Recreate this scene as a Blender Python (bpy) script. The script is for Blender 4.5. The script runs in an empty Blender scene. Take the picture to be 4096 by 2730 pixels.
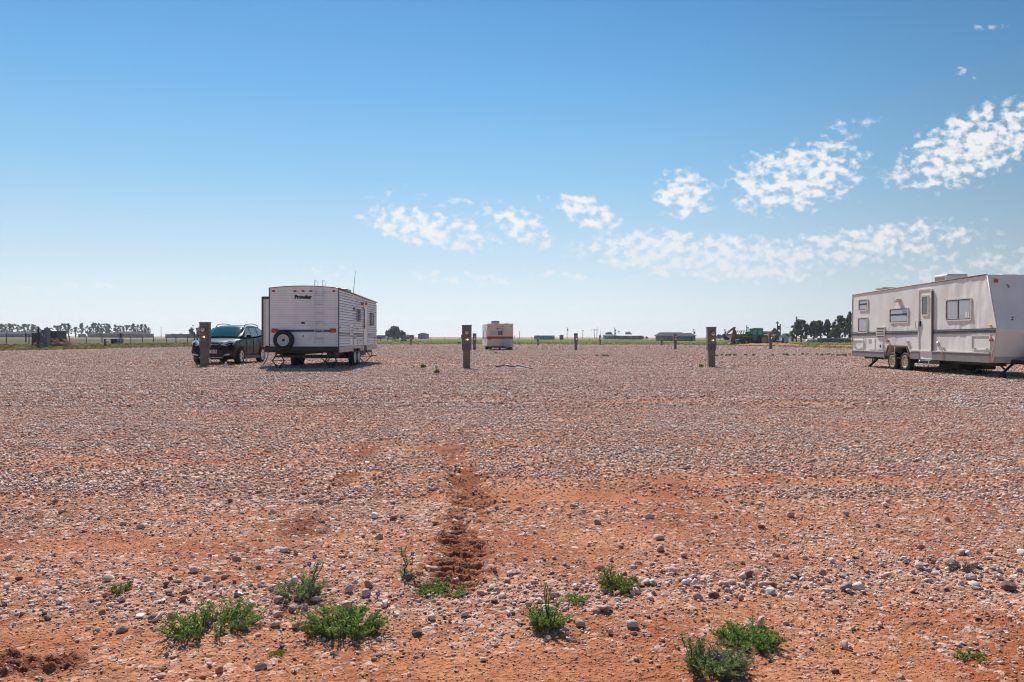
import bpy, bmesh, math, random
import numpy as np
from mathutils import Vector, Matrix, Euler
PI = math.pi
rnd = random.Random(7)
rng = np.random.default_rng(11)
scn = bpy.context.scene
COL = scn.collection

# ------------------------------------------------------------------ camera
F = 3072.0                       # focal length in photograph pixels (27 mm on 36 mm)
CAMH = 1.15
PITCH = -15.0 / F
ROLL = 0.00176
RCAM = Matrix.Rotation(PI / 2 + PITCH, 3, 'X') @ Matrix.Rotation(ROLL, 3, 'Z')
cam_d = bpy.data.cameras.new('camera')
cam_d.lens = 27.0
cam_d.sensor_width = 36.0
cam_d.clip_start = 0.05
cam_d.clip_end = 20000
cam = bpy.data.objects.new('camera', cam_d)
cam.matrix_world = Matrix.Translation((0, 0, CAMH)) @ RCAM.to_4x4()
COL.objects.link(cam)
scn.camera = cam

def ray(sx, sy):
    return RCAM @ Vector(((sx - 2048) / F, -(sy - 1365) / F, -1.0))
def at_depth(sx, sy, y):         # the point of the plane Y = y seen at that place
    r = ray(sx, sy); k = y / r.y
    return Vector((r.x * k, y, CAMH + r.z * k))
def on_side(sx, sy, x):          # the point of the plane X = x
    r = ray(sx, sy); k = x / r.x
    return Vector((x, r.y * k, CAMH + r.z * k))
def on_ground(sx, sy):
    r = ray(sx, sy); k = -CAMH / r.z
    return Vector((r.x * k, r.y * k, 0))
def hor(sx):
    return 1350 + (sx - 2048) * ROLL

# ------------------------------------------------------------------ materials
def new_mat(name):
    m = bpy.data.materials.new(name); m.use_nodes = True
    nt = m.node_tree
    return m, nt, nt.nodes['Principled BSDF']
def mat(name, col, rough=0.6, metal=0.0, var=0.12, scale=8.0, bump=0.0, bscale=40.0, emit=None, estr=0.0, coat=0.0, dirt=None, dscale=3.0, damt=0.5, spec=0.5):
    m, nt, b = new_mat(name)
    N = nt.nodes; L = nt.links
    tc = N.new('ShaderNodeTexCoord')
    no = N.new('ShaderNodeTexNoise'); no.inputs['Scale'].default_value = scale; no.inputs['Detail'].default_value = 5
    L.new(tc.outputs['Object'], no.inputs['Vector'])
    rp = N.new('ShaderNodeMapRange'); rp.inputs[1].default_value = 0.3; rp.inputs[2].default_value = 0.7
    rp.inputs[3].default_value = 1 - var; rp.inputs[4].default_value = 1 + var
    L.new(no.outputs['Fac'], rp.inputs[0])
    mx = N.new('ShaderNodeMix'); mx.data_type = 'RGBA'; mx.blend_type = 'MULTIPLY'; mx.inputs[0].default_value = 1
    mx.inputs[6].default_value = (*col, 1)
    L.new(rp.outputs[0], mx.inputs[7])
    out = mx.outputs[2]
    if dirt:
        n2 = N.new('ShaderNodeTexNoise'); n2.inputs['Scale'].default_value = dscale; n2.inputs['Detail'].default_value = 6
        mp = N.new('ShaderNodeMapping'); mp.inputs['Scale'].default_value = (1, 1, .35)
        L.new(tc.outputs['Object'], mp.inputs[0]); L.new(mp.outputs[0], n2.inputs['Vector'])
        r2 = N.new('ShaderNodeMapRange'); r2.inputs[1].default_value = .48; r2.inputs[2].default_value = .72
        r2.inputs[3].default_value = 0; r2.inputs[4].default_value = damt
        L.new(n2.outputs['Fac'], r2.inputs[0])
        m2 = N.new('ShaderNodeMix'); m2.data_type = 'RGBA'
        L.new(r2.outputs[0], m2.inputs[0]); L.new(out, m2.inputs[6]); m2.inputs[7].default_value = (*dirt, 1)
        out = m2.outputs[2]
    L.new(out, b.inputs['Base Color'])
    b.inputs['Roughness'].default_value = rough
    b.inputs['Metallic'].default_value = metal
    b.inputs['Specular IOR Level'].default_value = spec
    if coat: b.inputs['Coat Weight'].default_value = coat; b.inputs['Coat Roughness'].default_value = .04
    if emit:
        b.inputs['Emission Color'].default_value = (*emit, 1); b.inputs['Emission Strength'].default_value = estr
    if bump:
        bn = N.new('ShaderNodeTexNoise'); bn.inputs['Scale'].default_value = bscale; bn.inputs['Detail'].default_value = 4
        L.new(tc.outputs['Object'], bn.inputs['Vector'])
        bp = N.new('ShaderNodeBump'); bp.inputs['Strength'].default_value = bump; bp.inputs['Distance'].default_value = .02
        L.new(bn.outputs['Fac'], bp.inputs['Height']); L.new(bp.outputs[0], b.inputs['Normal'])
    return m
def leafmat(name, c0, c1, scale=1.5, trans=.25):
    m, nt, b = new_mat(name); N = nt.nodes; L = nt.links
    g = N.new('ShaderNodeNewGeometry')
    rp = N.new('ShaderNodeValToRGB')
    rp.color_ramp.elements[0].color = (*c0, 1); rp.color_ramp.elements[1].color = (*c1, 1)
    L.new(g.outputs['Random Per Island'], rp.inputs[0])
    L.new(rp.outputs[0], b.inputs['Base Color'])
    b.inputs['Roughness'].default_value = .6
    tr = N.new('ShaderNodeBsdfTranslucent'); L.new(rp.outputs[0], tr.inputs[0])
    ms = N.new('ShaderNodeMixShader'); ms.inputs[0].default_value = trans
    L.new(b.outputs[0], ms.inputs[1]); L.new(tr.outputs[0], ms.inputs[2])
    L.new(ms.outputs[0], N['Material Output'].inputs[0])
    return m

# ------------------------------------------------------------------ mesh builder
class MB:
    def __init__(s): s.v = []; s.f = []; s.sm = []; s.mi = []; s.cur = 0
    def add(s, vs, fs, smooth=False):
        o = len(s.v)
        s.v.extend([tuple(p) for p in vs])
        for f in fs:
            s.f.append([i + o for i in f]); s.sm.append(smooth); s.mi.append(s.cur)
        return s
    def box(s, x0, x1, y0, y1, z0, z1):
        vs = [(x, y, z) for z in (z0, z1) for y in (y0, y1) for x in (x0, x1)]
        return s.add(vs, [(0, 2, 3, 1), (4, 5, 7, 6), (0, 1, 5, 4), (2, 6, 7, 3), (0, 4, 6, 2), (1, 3, 7, 5)])
    def rbox(s, x0, x1, y0, y1, z0, z1, r=.01, seg=2):
        bm = bmesh.new(); bmesh.ops.create_cube(bm, size=1)
        for v in bm.verts:
            v.co = Vector(((x0 + x1) / 2 + v.co.x * (x1 - x0), (y0 + y1) / 2 + v.co.y * (y1 - y0), (z0 + z1) / 2 + v.co.z * (z1 - z0)))
        bmesh.ops.bevel(bm, geom=bm.edges[:], offset=r, segments=seg, affect='EDGES', profile=.5)
        bm.verts.index_update()
        s.add([v.co[:] for v in bm.verts], [[v.index for v in f.verts] for f in bm.faces], False)
        bm.free(); return s
    def tube(s, pts, r, n=8, caps=True, smooth=True):
        pts = [Vector(p) for p in pts]
        rs = r if isinstance(r, (list, tuple)) else [r] * len(pts)
        rings = []; up = None
        for i, p in enumerate(pts):
            t = (pts[min(i + 1, len(pts) - 1)] - pts[max(i - 1, 0)]).normalized()
            if up is None:
                up = Vector((0, 0, 1)) if abs(t.z) < .9 else Vector((1, 0, 0))
            a = t.cross(up)
            if a.length < 1e-6: a = t.orthogonal()
            a.normalize(); up = a.cross(t).normalized()
            rings.append([p + (a * math.cos(2 * PI * k / n) + up * math.sin(2 * PI * k / n)) * rs[i] for k in range(n)])
        vs = [q for R in rings for q in R]; fs = []
        for i in range(len(pts) - 1):
            for k in range(n):
                fs.append((i * n + k, i * n + (k + 1) % n, (i + 1) * n + (k + 1) % n, (i + 1) * n + k))
        s.add(vs, fs, smooth)
        if caps:
            m = (len(pts) - 1) * n
            s.add([q for q in rings[0]], [tuple(range(n))[::-1]]); s.add([q for q in rings[-1]], [tuple(range(n))])
        return s
    def cyl(s, p0, p1, r0, r1=None, n=14, caps=True):
        return s.tube([p0, p1], [r0, r0 if r1 is None else r1], n, caps)
    def prism(s, poly, axis, a0, a1, smooth=False):
        def P(u, w, a):
            return (a, u, w) if axis == 'x' else (u, a, w) if axis == 'y' else (u, w, a)
        n = len(poly)
        vs = [P(u, w, a0) for u, w in poly] + [P(u, w, a1) for u, w in poly]
        s.add(vs, [tuple(range(n))[::-1], tuple(range(n, 2 * n))] , False)
        s.add(vs, [(k, (k + 1) % n, n + (k + 1) % n, n + k) for k in range(n)], smooth)
        return s
    def frame(s, out, inn, axis, a0, a1):
        def P(u, w, a):
            return (a, u, w) if axis == 'x' else (u, a, w) if axis == 'y' else (u, w, a)
        n = len(out)
        vs = [P(*q, a0) for q in out] + [P(*q, a0) for q in inn] + [P(*q, a1) for q in out] + [P(*q, a1) for q in inn]
        fs = []
        for k in range(n):
            j = (k + 1) % n
            fs += [(k, j, n + j, n + k), (2 * n + k, 2 * n + j, 3 * n + j, 3 * n + k), (k, j, 2 * n + j, 2 * n + k), (n + k, n + j, 3 * n + j, 3 * n + k)]
        return s.add(vs, fs)
    def lathe(s, prof, c, axis='x', n=24, smooth=True, caps=True):
        c = Vector(c); rings = []
        for r, h in prof:
            R = []
            for k in range(n):
                a = 2 * PI * k / n; u, w = r * math.cos(a), r * math.sin(a)
                R.append(c + Vector((h, u, w) if axis == 'x' else (u, h, w) if axis == 'y' else (u, w, h)))
            rings.append(R)
        vs = [q for R in rings for q in R]; fs = []
        for i in range(len(prof) - 1):
            for k in range(n):
                fs.append((i * n + k, i * n + (k + 1) % n, (i + 1) * n + (k + 1) % n, (i + 1) * n + k))
        s.add(vs, fs, smooth)
        m = (len(prof) - 1) * n
        if caps: s.add(rings[0], [tuple(range(n))[::-1]]); s.add(rings[-1], [tuple(range(n))])
        return s
    def loft(s, rings, smooth=True, caps=True):
        n = len(rings[0]); vs = [q for R in rings for q in R]; fs = []
        for i in range(len(rings) - 1):
            for k in range(n):
                fs.append((i * n + k, i * n + (k + 1) % n, (i + 1) * n + (k + 1) % n, (i + 1) * n + k))
        if caps: fs += [tuple(range(n))[::-1], tuple(range((len(rings) - 1) * n, len(rings) * n))]
        return s.add(vs, fs, smooth)
    def quad(s, a, b, c, d): return s.add([a, b, c, d], [(0, 1, 2, 3)])
    def rock(s, c, r, sub=2, seed=0, sq=(1, 1, .7)):
        R = random.Random(seed); bm = bmesh.new(); bmesh.ops.create_icosphere(bm, subdivisions=sub, radius=1)
        planes = [(Vector((R.gauss(0, 1), R.gauss(0, 1), R.gauss(0, 1))).normalized(), R.uniform(.62, .9)) for _ in range(9)]
        for v in bm.verts:
            for nrm, d in planes:
                e = v.co.dot(nrm) - d
                if e > 0: v.co -= nrm * e * .9
            v.co *= R.uniform(.96, 1.04)
            v.co = Vector(c) + Vector((v.co.x * r * sq[0], v.co.y * r * sq[1], v.co.z * r * sq[2]))
        bm.verts.index_update()
        s.add([v.co[:] for v in bm.verts], [[v.index for v in f.verts] for f in bm.faces], False); bm.free(); return s
    def build(s, name, m, parent=None, fix=True):
        me = bpy.data.meshes.new(name)
        me.from_pydata(s.v, [], s.f)
        me.polygons.foreach_set('use_smooth', s.sm)
        if isinstance(m, (list, tuple)): me.polygons.foreach_set('material_index', s.mi)
        if fix:
            bm = bmesh.new(); bm.from_mesh(me)
            bmesh.ops.remove_doubles(bm, verts=bm.verts[:], dist=1e-5)
            bmesh.ops.recalc_face_normals(bm, faces=bm.faces[:]); bm.to_mesh(me); bm.free()
        me.update()
        for q in (m if isinstance(m, (list, tuple)) else [m] if m else []): me.materials.append(q)
        o = bpy.data.objects.new(name, me); COL.objects.link(o)
        if parent: o.parent = parent
        return o
def tag(o, label=None, cat=None, group=None, kind=None):
    if label: o['label'] = label
    if cat: o['category'] = cat
    if group: o['group'] = group
    if kind: o['kind'] = kind
    return o
def thing(name, loc, label, cat, group=None, rz=0):
    o = bpy.data.objects.new(name, None); COL.objects.link(o)
    o.location = loc; o.rotation_euler = (0, 0, rz); o.empty_display_size = .2
    return tag(o, label, cat, group)
def dup(root, loc, label, rz=None, scale=None, group=None):
    def cp(o, par):
        c = o.copy(); COL.objects.link(c)
        if par: c.parent = par
        for ch in list(o.children): cp(ch, c)
        return c
    r = cp(root, None); r.location = loc
    if rz is not None: r.rotation_euler = (0, 0, rz)
    if scale is not None: r.scale = scale if not isinstance(scale, (int, float)) else (scale,) * 3
    tag(r, label, None, group)
    return r
def rrect(x0, x1, z0, z1, r=.04, n=4):
    pts = []
    for cx, cz, a0 in ((x1 - r, z1 - r, 0), (x0 + r, z1 - r, PI / 2), (x0 + r, z0 + r, PI), (x1 - r, z0 + r, 1.5 * PI)):
        for k in range(n + 1):
            a = a0 + PI / 2 * k / n; pts.append((cx + r * math.cos(a), cz + r * math.sin(a)))
    return pts
def text_mesh(body, name, size, m, parent, loc, rot, extrude=.004, offset=0.0, align='CENTER', sx=1.0):
    cu = bpy.data.curves.new(name, 'FONT'); cu.body = body; cu.size = size; cu.extrude = extrude; cu.offset = offset
    cu.align_x = align; cu.align_y = 'CENTER'; cu.resolution_u = 3
    t = bpy.data.objects.new(name, cu); COL.objects.link(t)
    bpy.context.view_layer.update()
    me = bpy.data.meshes.new_from_object(t.evaluated_get(bpy.context.evaluated_depsgraph_get()))
    bpy.data.objects.remove(t); bpy.data.curves.remove(cu)
    me.name = name; me.materials.clear(); me.materials.append(m)
    for v in me.vertices: v.co.x *= sx
    o = bpy.data.objects.new(name, me); COL.objects.link(o)
    o.parent = parent; o.location = loc; o.rotation_euler = rot
    return o

# ------------------------------------------------------------------ numpy noise
def gnoise(x, y, seed=0):
    r = np.random.default_rng(seed); P = r.permutation(512).astype(np.int64); ang = r.random(512) * 2 * PI
    xi = np.floor(x).astype(np.int64); yi = np.floor(y).astype(np.int64); xf = x - xi; yf = y - yi
    def g(ix, iy, dx, dy):
        a = ang[P[(P[ix & 511] + iy) & 511]]
        return np.cos(a) * dx + np.sin(a) * dy
    u = xf * xf * xf * (xf * (xf * 6 - 15) + 10); v = yf * yf * yf * (yf * (yf * 6 - 15) + 10)
    n00 = g(xi, yi, xf, yf); n10 = g(xi + 1, yi, xf - 1, yf); n01 = g(xi, yi + 1, xf, yf - 1); n11 = g(xi + 1, yi + 1, xf - 1, yf - 1)
    return (n00 * (1 - u) + n10 * u) * (1 - v) + (n01 * (1 - u) + n11 * u) * v     # about -0.7 .. 0.7
def sst(a, b, x):
    t = np.clip((x - a) / (b - a), 0, 1); return t * t * (3 - 2 * t)
# ------------------------------------------------------------------ the ground
EDGE = [(-900, 1425), (0, 1405), (400, 1397), (800, 1388), (1500, 1380), (1900, 1379), (2700, 1381), (2900, 1384), (3200, 1390), (3400, 1396), (4096, 1414), (5000, 1440)]
EU = np.array([(p[0] - 2048) / F for p in EDGE]); ED = np.array([CAMH * F / (p[1] - hor(p[0])) for p in EDGE])
def edge_d(x, y):
    return np.interp(x / np.maximum(y, .3), EU, ED)
TRK = [on_ground(*p) for p in ((1770, 2420), (1813, 2274), (1850, 2180), (1883, 2102), (1894, 2006), (1867, 1922), (1844, 1872), (1800, 1788), (1740, 1720))]
TY = np.array([p.y for p in TRK]); TX = np.array([p.x for p in TRK])
CL = on_ground(110, 2655)                         # churned clods at the lower left
HOLES = [(on_ground(1350, 2010), .35), (on_ground(1800, 1790), .3), (on_ground(60, 2060), .5)]
TR2 = [on_ground(*p) for p in ((1180, 2190), (1240, 2090), (1310, 2010), (1390, 1910), (1450, 1830), (1480, 1770), (1500, 1720))]
TY2 = np.array([p.y for p in TR2]); TX2 = np.array([p.x for p in TR2])
def track2(x, y):                                 # the fainter rut to the left
    dx = x - np.interp(y, TY2, TX2)
    w = sst(.17, .06, np.abs(dx) + .09 * gnoise(x * 7, y * 7, 142)) * sst(TY2[0], TY2[0] + .4, y) * sst(9.0, 7.5, y)
    return w * sst(.0, .3, gnoise(x * 2.3, y * 1.2, 140) + .5 * gnoise(x * 9, y * 7, 141) + .12)
def track(x, y):
    dx = x - np.interp(y, TY, TX)
    w = sst(.19, .08, np.abs(dx) + .09 * gnoise(x * 7, y * 7, 42)) * sst(TY[0] - .1, TY[0] + .3, y) * sst(9.2, 7.2, y)
    w = w * sst(-.16, .2, gnoise(x * 3.1, y * 1.3, 40) + .5 * gnoise(x * 9, y * 7, 41) + .28 - .06 * np.maximum(0, y - 5.2))
    return dx, np.clip(w, 0, 1)
def clods(x, y):
    return sst(1, .35, np.sqrt(((x - CL.x) / .34) ** 2 + ((y - CL.y) / .16) ** 2) + .5 * gnoise(x * 9, y * 9, 77))
def height(x, y):
    r = np.sqrt(x * x + y * y)
    h = .9 * sst(250, 520, y)
    near = sst(60, 15, r)
    h = h + near * (.03 * gnoise(x * .5, y * .9, 1) + .020 * gnoise(x * 1.7, y * 2.6, 2))
    n2 = sst(30, 8, r)
    h = h + n2 * (.011 * gnoise(x * 6, y * 8, 3) + .006 * gnoise(x * 19, y * 21, 4))
    n3 = sst(9, 4, r)
    h = h + n3 * (.0045 * gnoise(x * 55, y * 55, 5) + .0022 * gnoise(x * 130, y * 130, 6))
    dx, w = track(x, y)
    lug = np.sin(2 * PI * (y + .35 * np.abs(dx) + .02 * gnoise(x * 6, y * 6, 8)) / .088 + np.sign(dx) * .9)
    h = h + w * (-.030 + .018 * lug + .016 * gnoise(x * 24, y * 24, 9) + .012 * gnoise(x * 60, y * 60, 10))
    w2 = track2(x, y)
    h = h + w2 * (-.02 + .03 * gnoise(x * 18, y * 20, 109) + .012 * gnoise(x * 60, y * 60, 110))
    rim = np.exp(-((np.abs(dx) - .17) / .035) ** 2) * sst(TY[0], TY[0] + .4, y) * sst(8.5, 6.5, y)
    h = h + rim * (.014 + .012 * gnoise(x * 9, y * 9, 12))
    c = clods(x, y)
    h = h + c * (.012 + .045 * gnoise(x * 14, y * 14, 21) + .03 * gnoise(x * 33, y * 33, 22) + .012 * gnoise(x * 80, y * 80, 23))
    for p, s in HOLES:
        q = np.exp(-(((x - p.x) / s) ** 2 + ((y - p.y) / (s * .6)) ** 2))
        h = h + q * (-.02 + .03 * gnoise(x * 14, y * 14, 31))
    return h
DIRT = [  # orange bare places: photograph point, half widths in metres, strength
    (2150, 2000, 1.0, .55, .75), (2420, 1960, 1.6, .45, .6), (2250, 2170, .75, .35, .8), (2550, 2130, .9, .22, .5), (1300, 1640, 1.5, .8, .3),
    (700, 1830, 1.6, .6, .35), (1550, 1800, 1.3, .6, .45), (200, 2180, .9, .3, .6), (900, 2160, 1.1, .22, .55), (2000, 1760, 1.5, .7, .35), (2760, 1900, 1.2, .35, .45),
    (3500, 1930, 1.6, .3, .45), (3900, 2080, 1.2, .2, .4), (3000, 1560, 3, .8, .35), (3400, 1520, 3, .9, .4), (1900, 2270, .55, .3, .3)]
DIRT = [(on_ground(a, b), c, d, e) for a, b, c, d, e in DIRT]
BERM = [(-400, 2420), (0, 2420), (500, 2400), (900, 2390), (1500, 2420), (1900, 2400), (2300, 2380), (2600, 2350), (3000, 2330), (3600, 2320), (4096, 2360), (4600, 2380)]
BU = np.array([(p[0] - 2048) / F for p in BERM]); BD = np.array([on_ground(*p).y for p in BERM])
def cover(x, y):                                  # how much of the soil the gravel hides, 0..1
    r = np.sqrt(x * x + y * y)
    c = .70 + .12 * sst(6, 16, r)
    band = gnoise(x * .42 + y * .16, y * 1.9 - x * .12, 51) + .6 * gnoise(x * 1.1, y * 3.2, 52) + .45 * gnoise(x * 3.2, y * 4.6, 53)
    c = c + band * (.50 - .24 * sst(9, 22, r))
    for p, a, b, s in DIRT:
        c = c - .62 * s * np.exp(-(((x - p.x) / a) ** 2 + ((y - p.y) / b) ** 2))
    bd = np.interp(x / np.maximum(y, .5), BU, BD)
    c = c + .5 * np.exp(-((y - bd) / .22) ** 2)                 # the raised line of stones among the weeds
    c = c - .42 * sst(bd - .12, bd - .42, y + .14 * gnoise(x * 2.2, y * 2.2, 54))
    dx, w = track(x, y)
    c = c - .55 * w - .45 * track2(x, y)
    c = c - .9 * clods(x, y)
    return np.clip(c, .02, .97)

def build_ground():
    p = np.concatenate([np.arange(2900, 260, -2.6), np.arange(260, 60, -1.6), np.arange(60, 14, -.8), np.geomspace(14, 1.3, 60)])
    d = CAMH * F / p
    u = np.linspace(-.86, .86, 900)
    X = (d[:, None] + 1.6) * u[None, :]; Y = np.repeat(d[:, None], len(u), 1)
    Z = height(X, Y)
    nr, nc = X.shape
    co = np.stack([X, Y, Z], -1).reshape(-1, 3).astype(np.float32)
    idx = np.arange(nr * nc).reshape(nr, nc)
    q = np.stack([idx[:-1, :-1], idx[:-1, 1:], idx[1:, 1:], idx[1:, :-1]], -1).reshape(-1, 4)
    me = bpy.data.meshes.new('ground')
    me.vertices.add(len(co)); me.vertices.foreach_set('co', co.ravel())
    me.loops.add(q.size); me.loops.foreach_set('vertex_index', q.ravel().astype(np.int32))
    me.polygons.add(len(q)); me.polygons.foreach_set('loop_start', np.arange(0, q.size, 4, dtype=np.int32))
    me.polygons.foreach_set('use_smooth', np.ones(len(q), bool))
    me.update()
    ed = edge_d(X, Y)
    wob = 1 + .045 * gnoise(X * .22, Y * .12, 61) + .02 * gnoise(X * .8, Y * .5, 62)
    grass = sst(.985, 1.015, Y / ed / wob)
    cov = cover(X, Y)
    dx, w = track(X, Y)
    moist = np.clip(.75 * w * (.75 + .9 * gnoise(X * 12, Y * 14, 43)) + clods(X, Y) * .9, 0, 1)
    moist = np.maximum(moist, .7 * track2(X, Y))
    for pp, s in HOLES: moist = np.maximum(moist, .7 * np.exp(-(((X - pp.x) / s) ** 2 + ((Y - pp.y) / (s * .6)) ** 2)))
    col = np.stack([cov, grass, moist, np.ones_like(cov)], -1).reshape(-1, 4).astype(np.float32)
    at = me.color_attributes.new('zone', 'FLOAT_COLOR', 'POINT'); at.data.foreach_set('color', col.ravel())
    o = bpy.data.objects.new('ground', me); COL.objects.link(o); o['kind'] = 'structure'
    return o

def ground_mat():
    m, nt, b = new_mat('ground'); N = nt.nodes; L = nt.links
    def math_(op, a, c=None, d=None):
        n = N.new('ShaderNodeMath'); n.operation = op
        for i, v in enumerate((a, c, d)):
            if v is None: continue
            if isinstance(v, (int, float)): n.inputs[i].default_value = v
            else: L.new(v, n.inputs[i])
        return n.outputs[0]
    def mixc(f, a, c):
        n = N.new('ShaderNodeMix'); n.data_type = 'RGBA'
        for i, v in ((0, f), (6, a), (7, c)):
            if isinstance(v, tuple): n.inputs[i].default_value = (*v, 1)
            elif isinstance(v, (int, float)): n.inputs[i].default_value = v
            else: L.new(v, n.inputs[i])
        return n.outputs[2]
    def noise(vec, scale, detail=4, rough=.55):
        n = N.new('ShaderNodeTexNoise'); n.inputs['Scale'].default_value = scale; n.inputs['Detail'].default_value = detail
        n.inputs['Roughness'].default_value = rough; L.new(vec, n.inputs['Vector']); return n.outputs['Fac']
    def mr(v, a, c, o0=0, o1=1):
        n = N.new('ShaderNodeMapRange'); L.new(v, n.inputs[0]); n.inputs[1].default_value = a; n.inputs[2].default_value = c
        n.inputs[3].default_value = o0; n.inputs[4].default_value = o1; return n.outputs[0]
    geo = N.new('ShaderNodeNewGeometry'); pos = geo.outputs['Position']
    at = N.new('ShaderNodeAttribute'); at.attribute_name = 'zone'
    sep = N.new('ShaderNodeSeparateColor'); L.new(at.outputs['Color'], sep.inputs[0])
    cov, grass, moist = sep.outputs[0], sep.outputs[1], sep.outputs[2]
    sp = N.new('ShaderNodeSeparateXYZ'); L.new(pos, sp.inputs[0])
    # soil
    soil = mixc(mr(noise(pos, 1.3, 6), .36, .62), (.36, .112, .046), (.56, .255, .130))
    soil = mixc(mr(noise(pos, 40, 5), .4, .7, 0, .8), soil, (.27, .080, .034))
    soil = mixc(moist, soil, (.18, .060, .032))
    # small gravel between the modelled stones, and all of it far away
    vo = N.new('ShaderNodeTexVoronoi'); vo.inputs['Scale'].default_value = 34; L.new(pos, vo.inputs['Vector'])
    vc = N.new('ShaderNodeSeparateColor'); L.new(vo.outputs['Color'], vc.inputs[0])
    rp = N.new('ShaderNodeValToRGB'); cr = rp.color_ramp; cr.interpolation = 'CONSTANT'
    for i, (t, c) in enumerate(((0, (.09, .07, .062)), (.16, (.28, .19, .155)), (.36, (.50, .30, .225)), (.64, (.64, .45, .37)), (.84, (.80, .68, .61)))):
        e = cr.elements[i] if i < 2 else cr.elements.new(t)
        e.position = t; e.color = (*c, 1)
    L.new(vc.outputs[0], rp.inputs[0])
    vo2 = N.new('ShaderNodeTexVoronoi'); vo2.inputs['Scale'].default_value = 9; L.new(pos, vo2.inputs['Vector'])
    vc2 = N.new('ShaderNodeSeparateColor'); L.new(vo2.outputs['Color'], vc2.inputs[0])
    rp2 = N.new('ShaderNodeValToRGB'); c2 = rp2.color_ramp
    for i, (t, c) in enumerate(((0, (.07, .042, .035)), (.28, (.30, .165, .125)), (.7, (.50, .32, .255)), (1, (.90, .74, .66)))):
        e = c2.elements[i] if i < 2 else c2.elements.new(t)
        e.position = t; e.color = (*c, 1)
    L.new(vc2.outputs[0], rp2.inputs[0])
    far = mr(sp.outputs[1], 14, 45)
    grav = mixc(far, rp.outputs[0], rp2.outputs[0])
    big = noise(pos, .25, 4)
    grav = mixc(mr(big, .4, .65, .1, .5), grav, (.42, .19, .115))
    gm = mr(vc.outputs[1], 0, 1)
    gmask = math_('LESS_THAN', gm, math_('MULTIPLY', cov, .92))
    gmask = math_('MAXIMUM', gmask, far)
    gmask = math_('MULTIPLY', gmask, mr(sp.outputs[1], 2.0, 7, .35, 1))
    mpb = N.new('ShaderNodeMapping'); mpb.inputs['Scale'].default_value = (.11, .5, .5); mpb.inputs['Rotation'].default_value = (0, 0, .12); L.new(pos, mpb.inputs[0])
    lane = math_('MULTIPLY', mr(noise(mpb.outputs[0], 1.0, 4), .48, .66), mr(sp.outputs[1], 7, 12, 0, .62))
    gmask = math_('MULTIPLY', gmask, math_('SUBTRACT', 1.0, lane))
    lot = mixc(gmask, soil, grav)
    # fields beyond the lot
    n1 = noise(pos, .05, 5); n2 = noise(pos, .6, 5); n3 = noise(pos, 3, 3)
    green = mixc(mr(n1, .38, .62), (.115, .135, .020), (.17, .165, .034))
    green = mixc(mr(n2, .42, .68, 0, .65), green, (.075, .095, .018))
    brown = mixc(mr(n1, .35, .65), (.105, .085, .034), (.08, .078, .026))
    brown = mixc(mr(n2, .45, .7, 0, .8), brown, (.05, .056, .018))
    brown = mixc(mr(n3, .55, .75, 0, .5), brown, (.30, .14, .07))
    field = mixc(mr(sp.outputs[0], -48, -22), brown, green)
    dry = mixc(mr(n2, .35, .65), (.36, .25, .15), (.25, .17, .09))
    yw = math_('ADD', sp.outputs[1], mr(n1, 0, 1, -60, 60))
    field = mixc(mr(yw, 255, 285), field, (.075, .08, .028))
    field = mixc(mr(yw, 315, 350), field, dry)
    ed = mr(sp.outputs[0], 30, 45)
    ynear = mr(sp.outputs[1], 108, 122, 1, 0)
    red = math_('MULTIPLY', math_('MULTIPLY', ed, ynear), mr(noise(pos, .12, 4), .42, .55))
    field = mixc(red, field, (.46, .19, .095))
    lred = math_('MULTIPLY', mr(sp.outputs[0], -62, -40, 1, 0), math_('MULTIPLY', mr(sp.outputs[1], 88, 74, 0, 1), mr(noise(pos, .2, 4), .5, .62)))
    field = mixc(lred, field, (.34, .15, .08))
    L.new(mixc(grass, lot, field), b.inputs['Base Color'])
    b.inputs['Roughness'].default_value = .95; b.inputs['Specular IOR Level'].default_value = .15
    bp = N.new('ShaderNodeBump'); bp.inputs['Strength'].default_value = .9; bp.inputs['Distance'].default_value = .035
    hgt = math_('ADD', math_('MULTIPLY', math_('MULTIPLY', vo.outputs['Distance'], -.7), gmask), math_('MULTIPLY', noise(pos, 70, 3), .45))
    h2 = math_('ADD', math_('MULTIPLY', vo2.outputs['Distance'], -1.6), noise(pos, 12, 4))
    hm = N.new('ShaderNodeMix'); hm.data_type = 'FLOAT'; L.new(far, hm.inputs[0]); L.new(hgt, hm.inputs[2]); L.new(h2, hm.inputs[3])
    L.new(hm.outputs[0], bp.inputs['Height']); L.new(bp.outputs[0], b.inputs['Normal'])
    return m
gr = build_ground(); gr.data.materials.append(ground_mat())
tb = MB().quad((-9000, -4000, -.35), (9000, -4000, -.35), (9000, 9000, -.35), (-9000, 9000, -.35)).build('terrain', mat('far_soil', (.40, .25, .18), .95, var=.2, scale=.2))
tag(tb, kind='structure')

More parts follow.
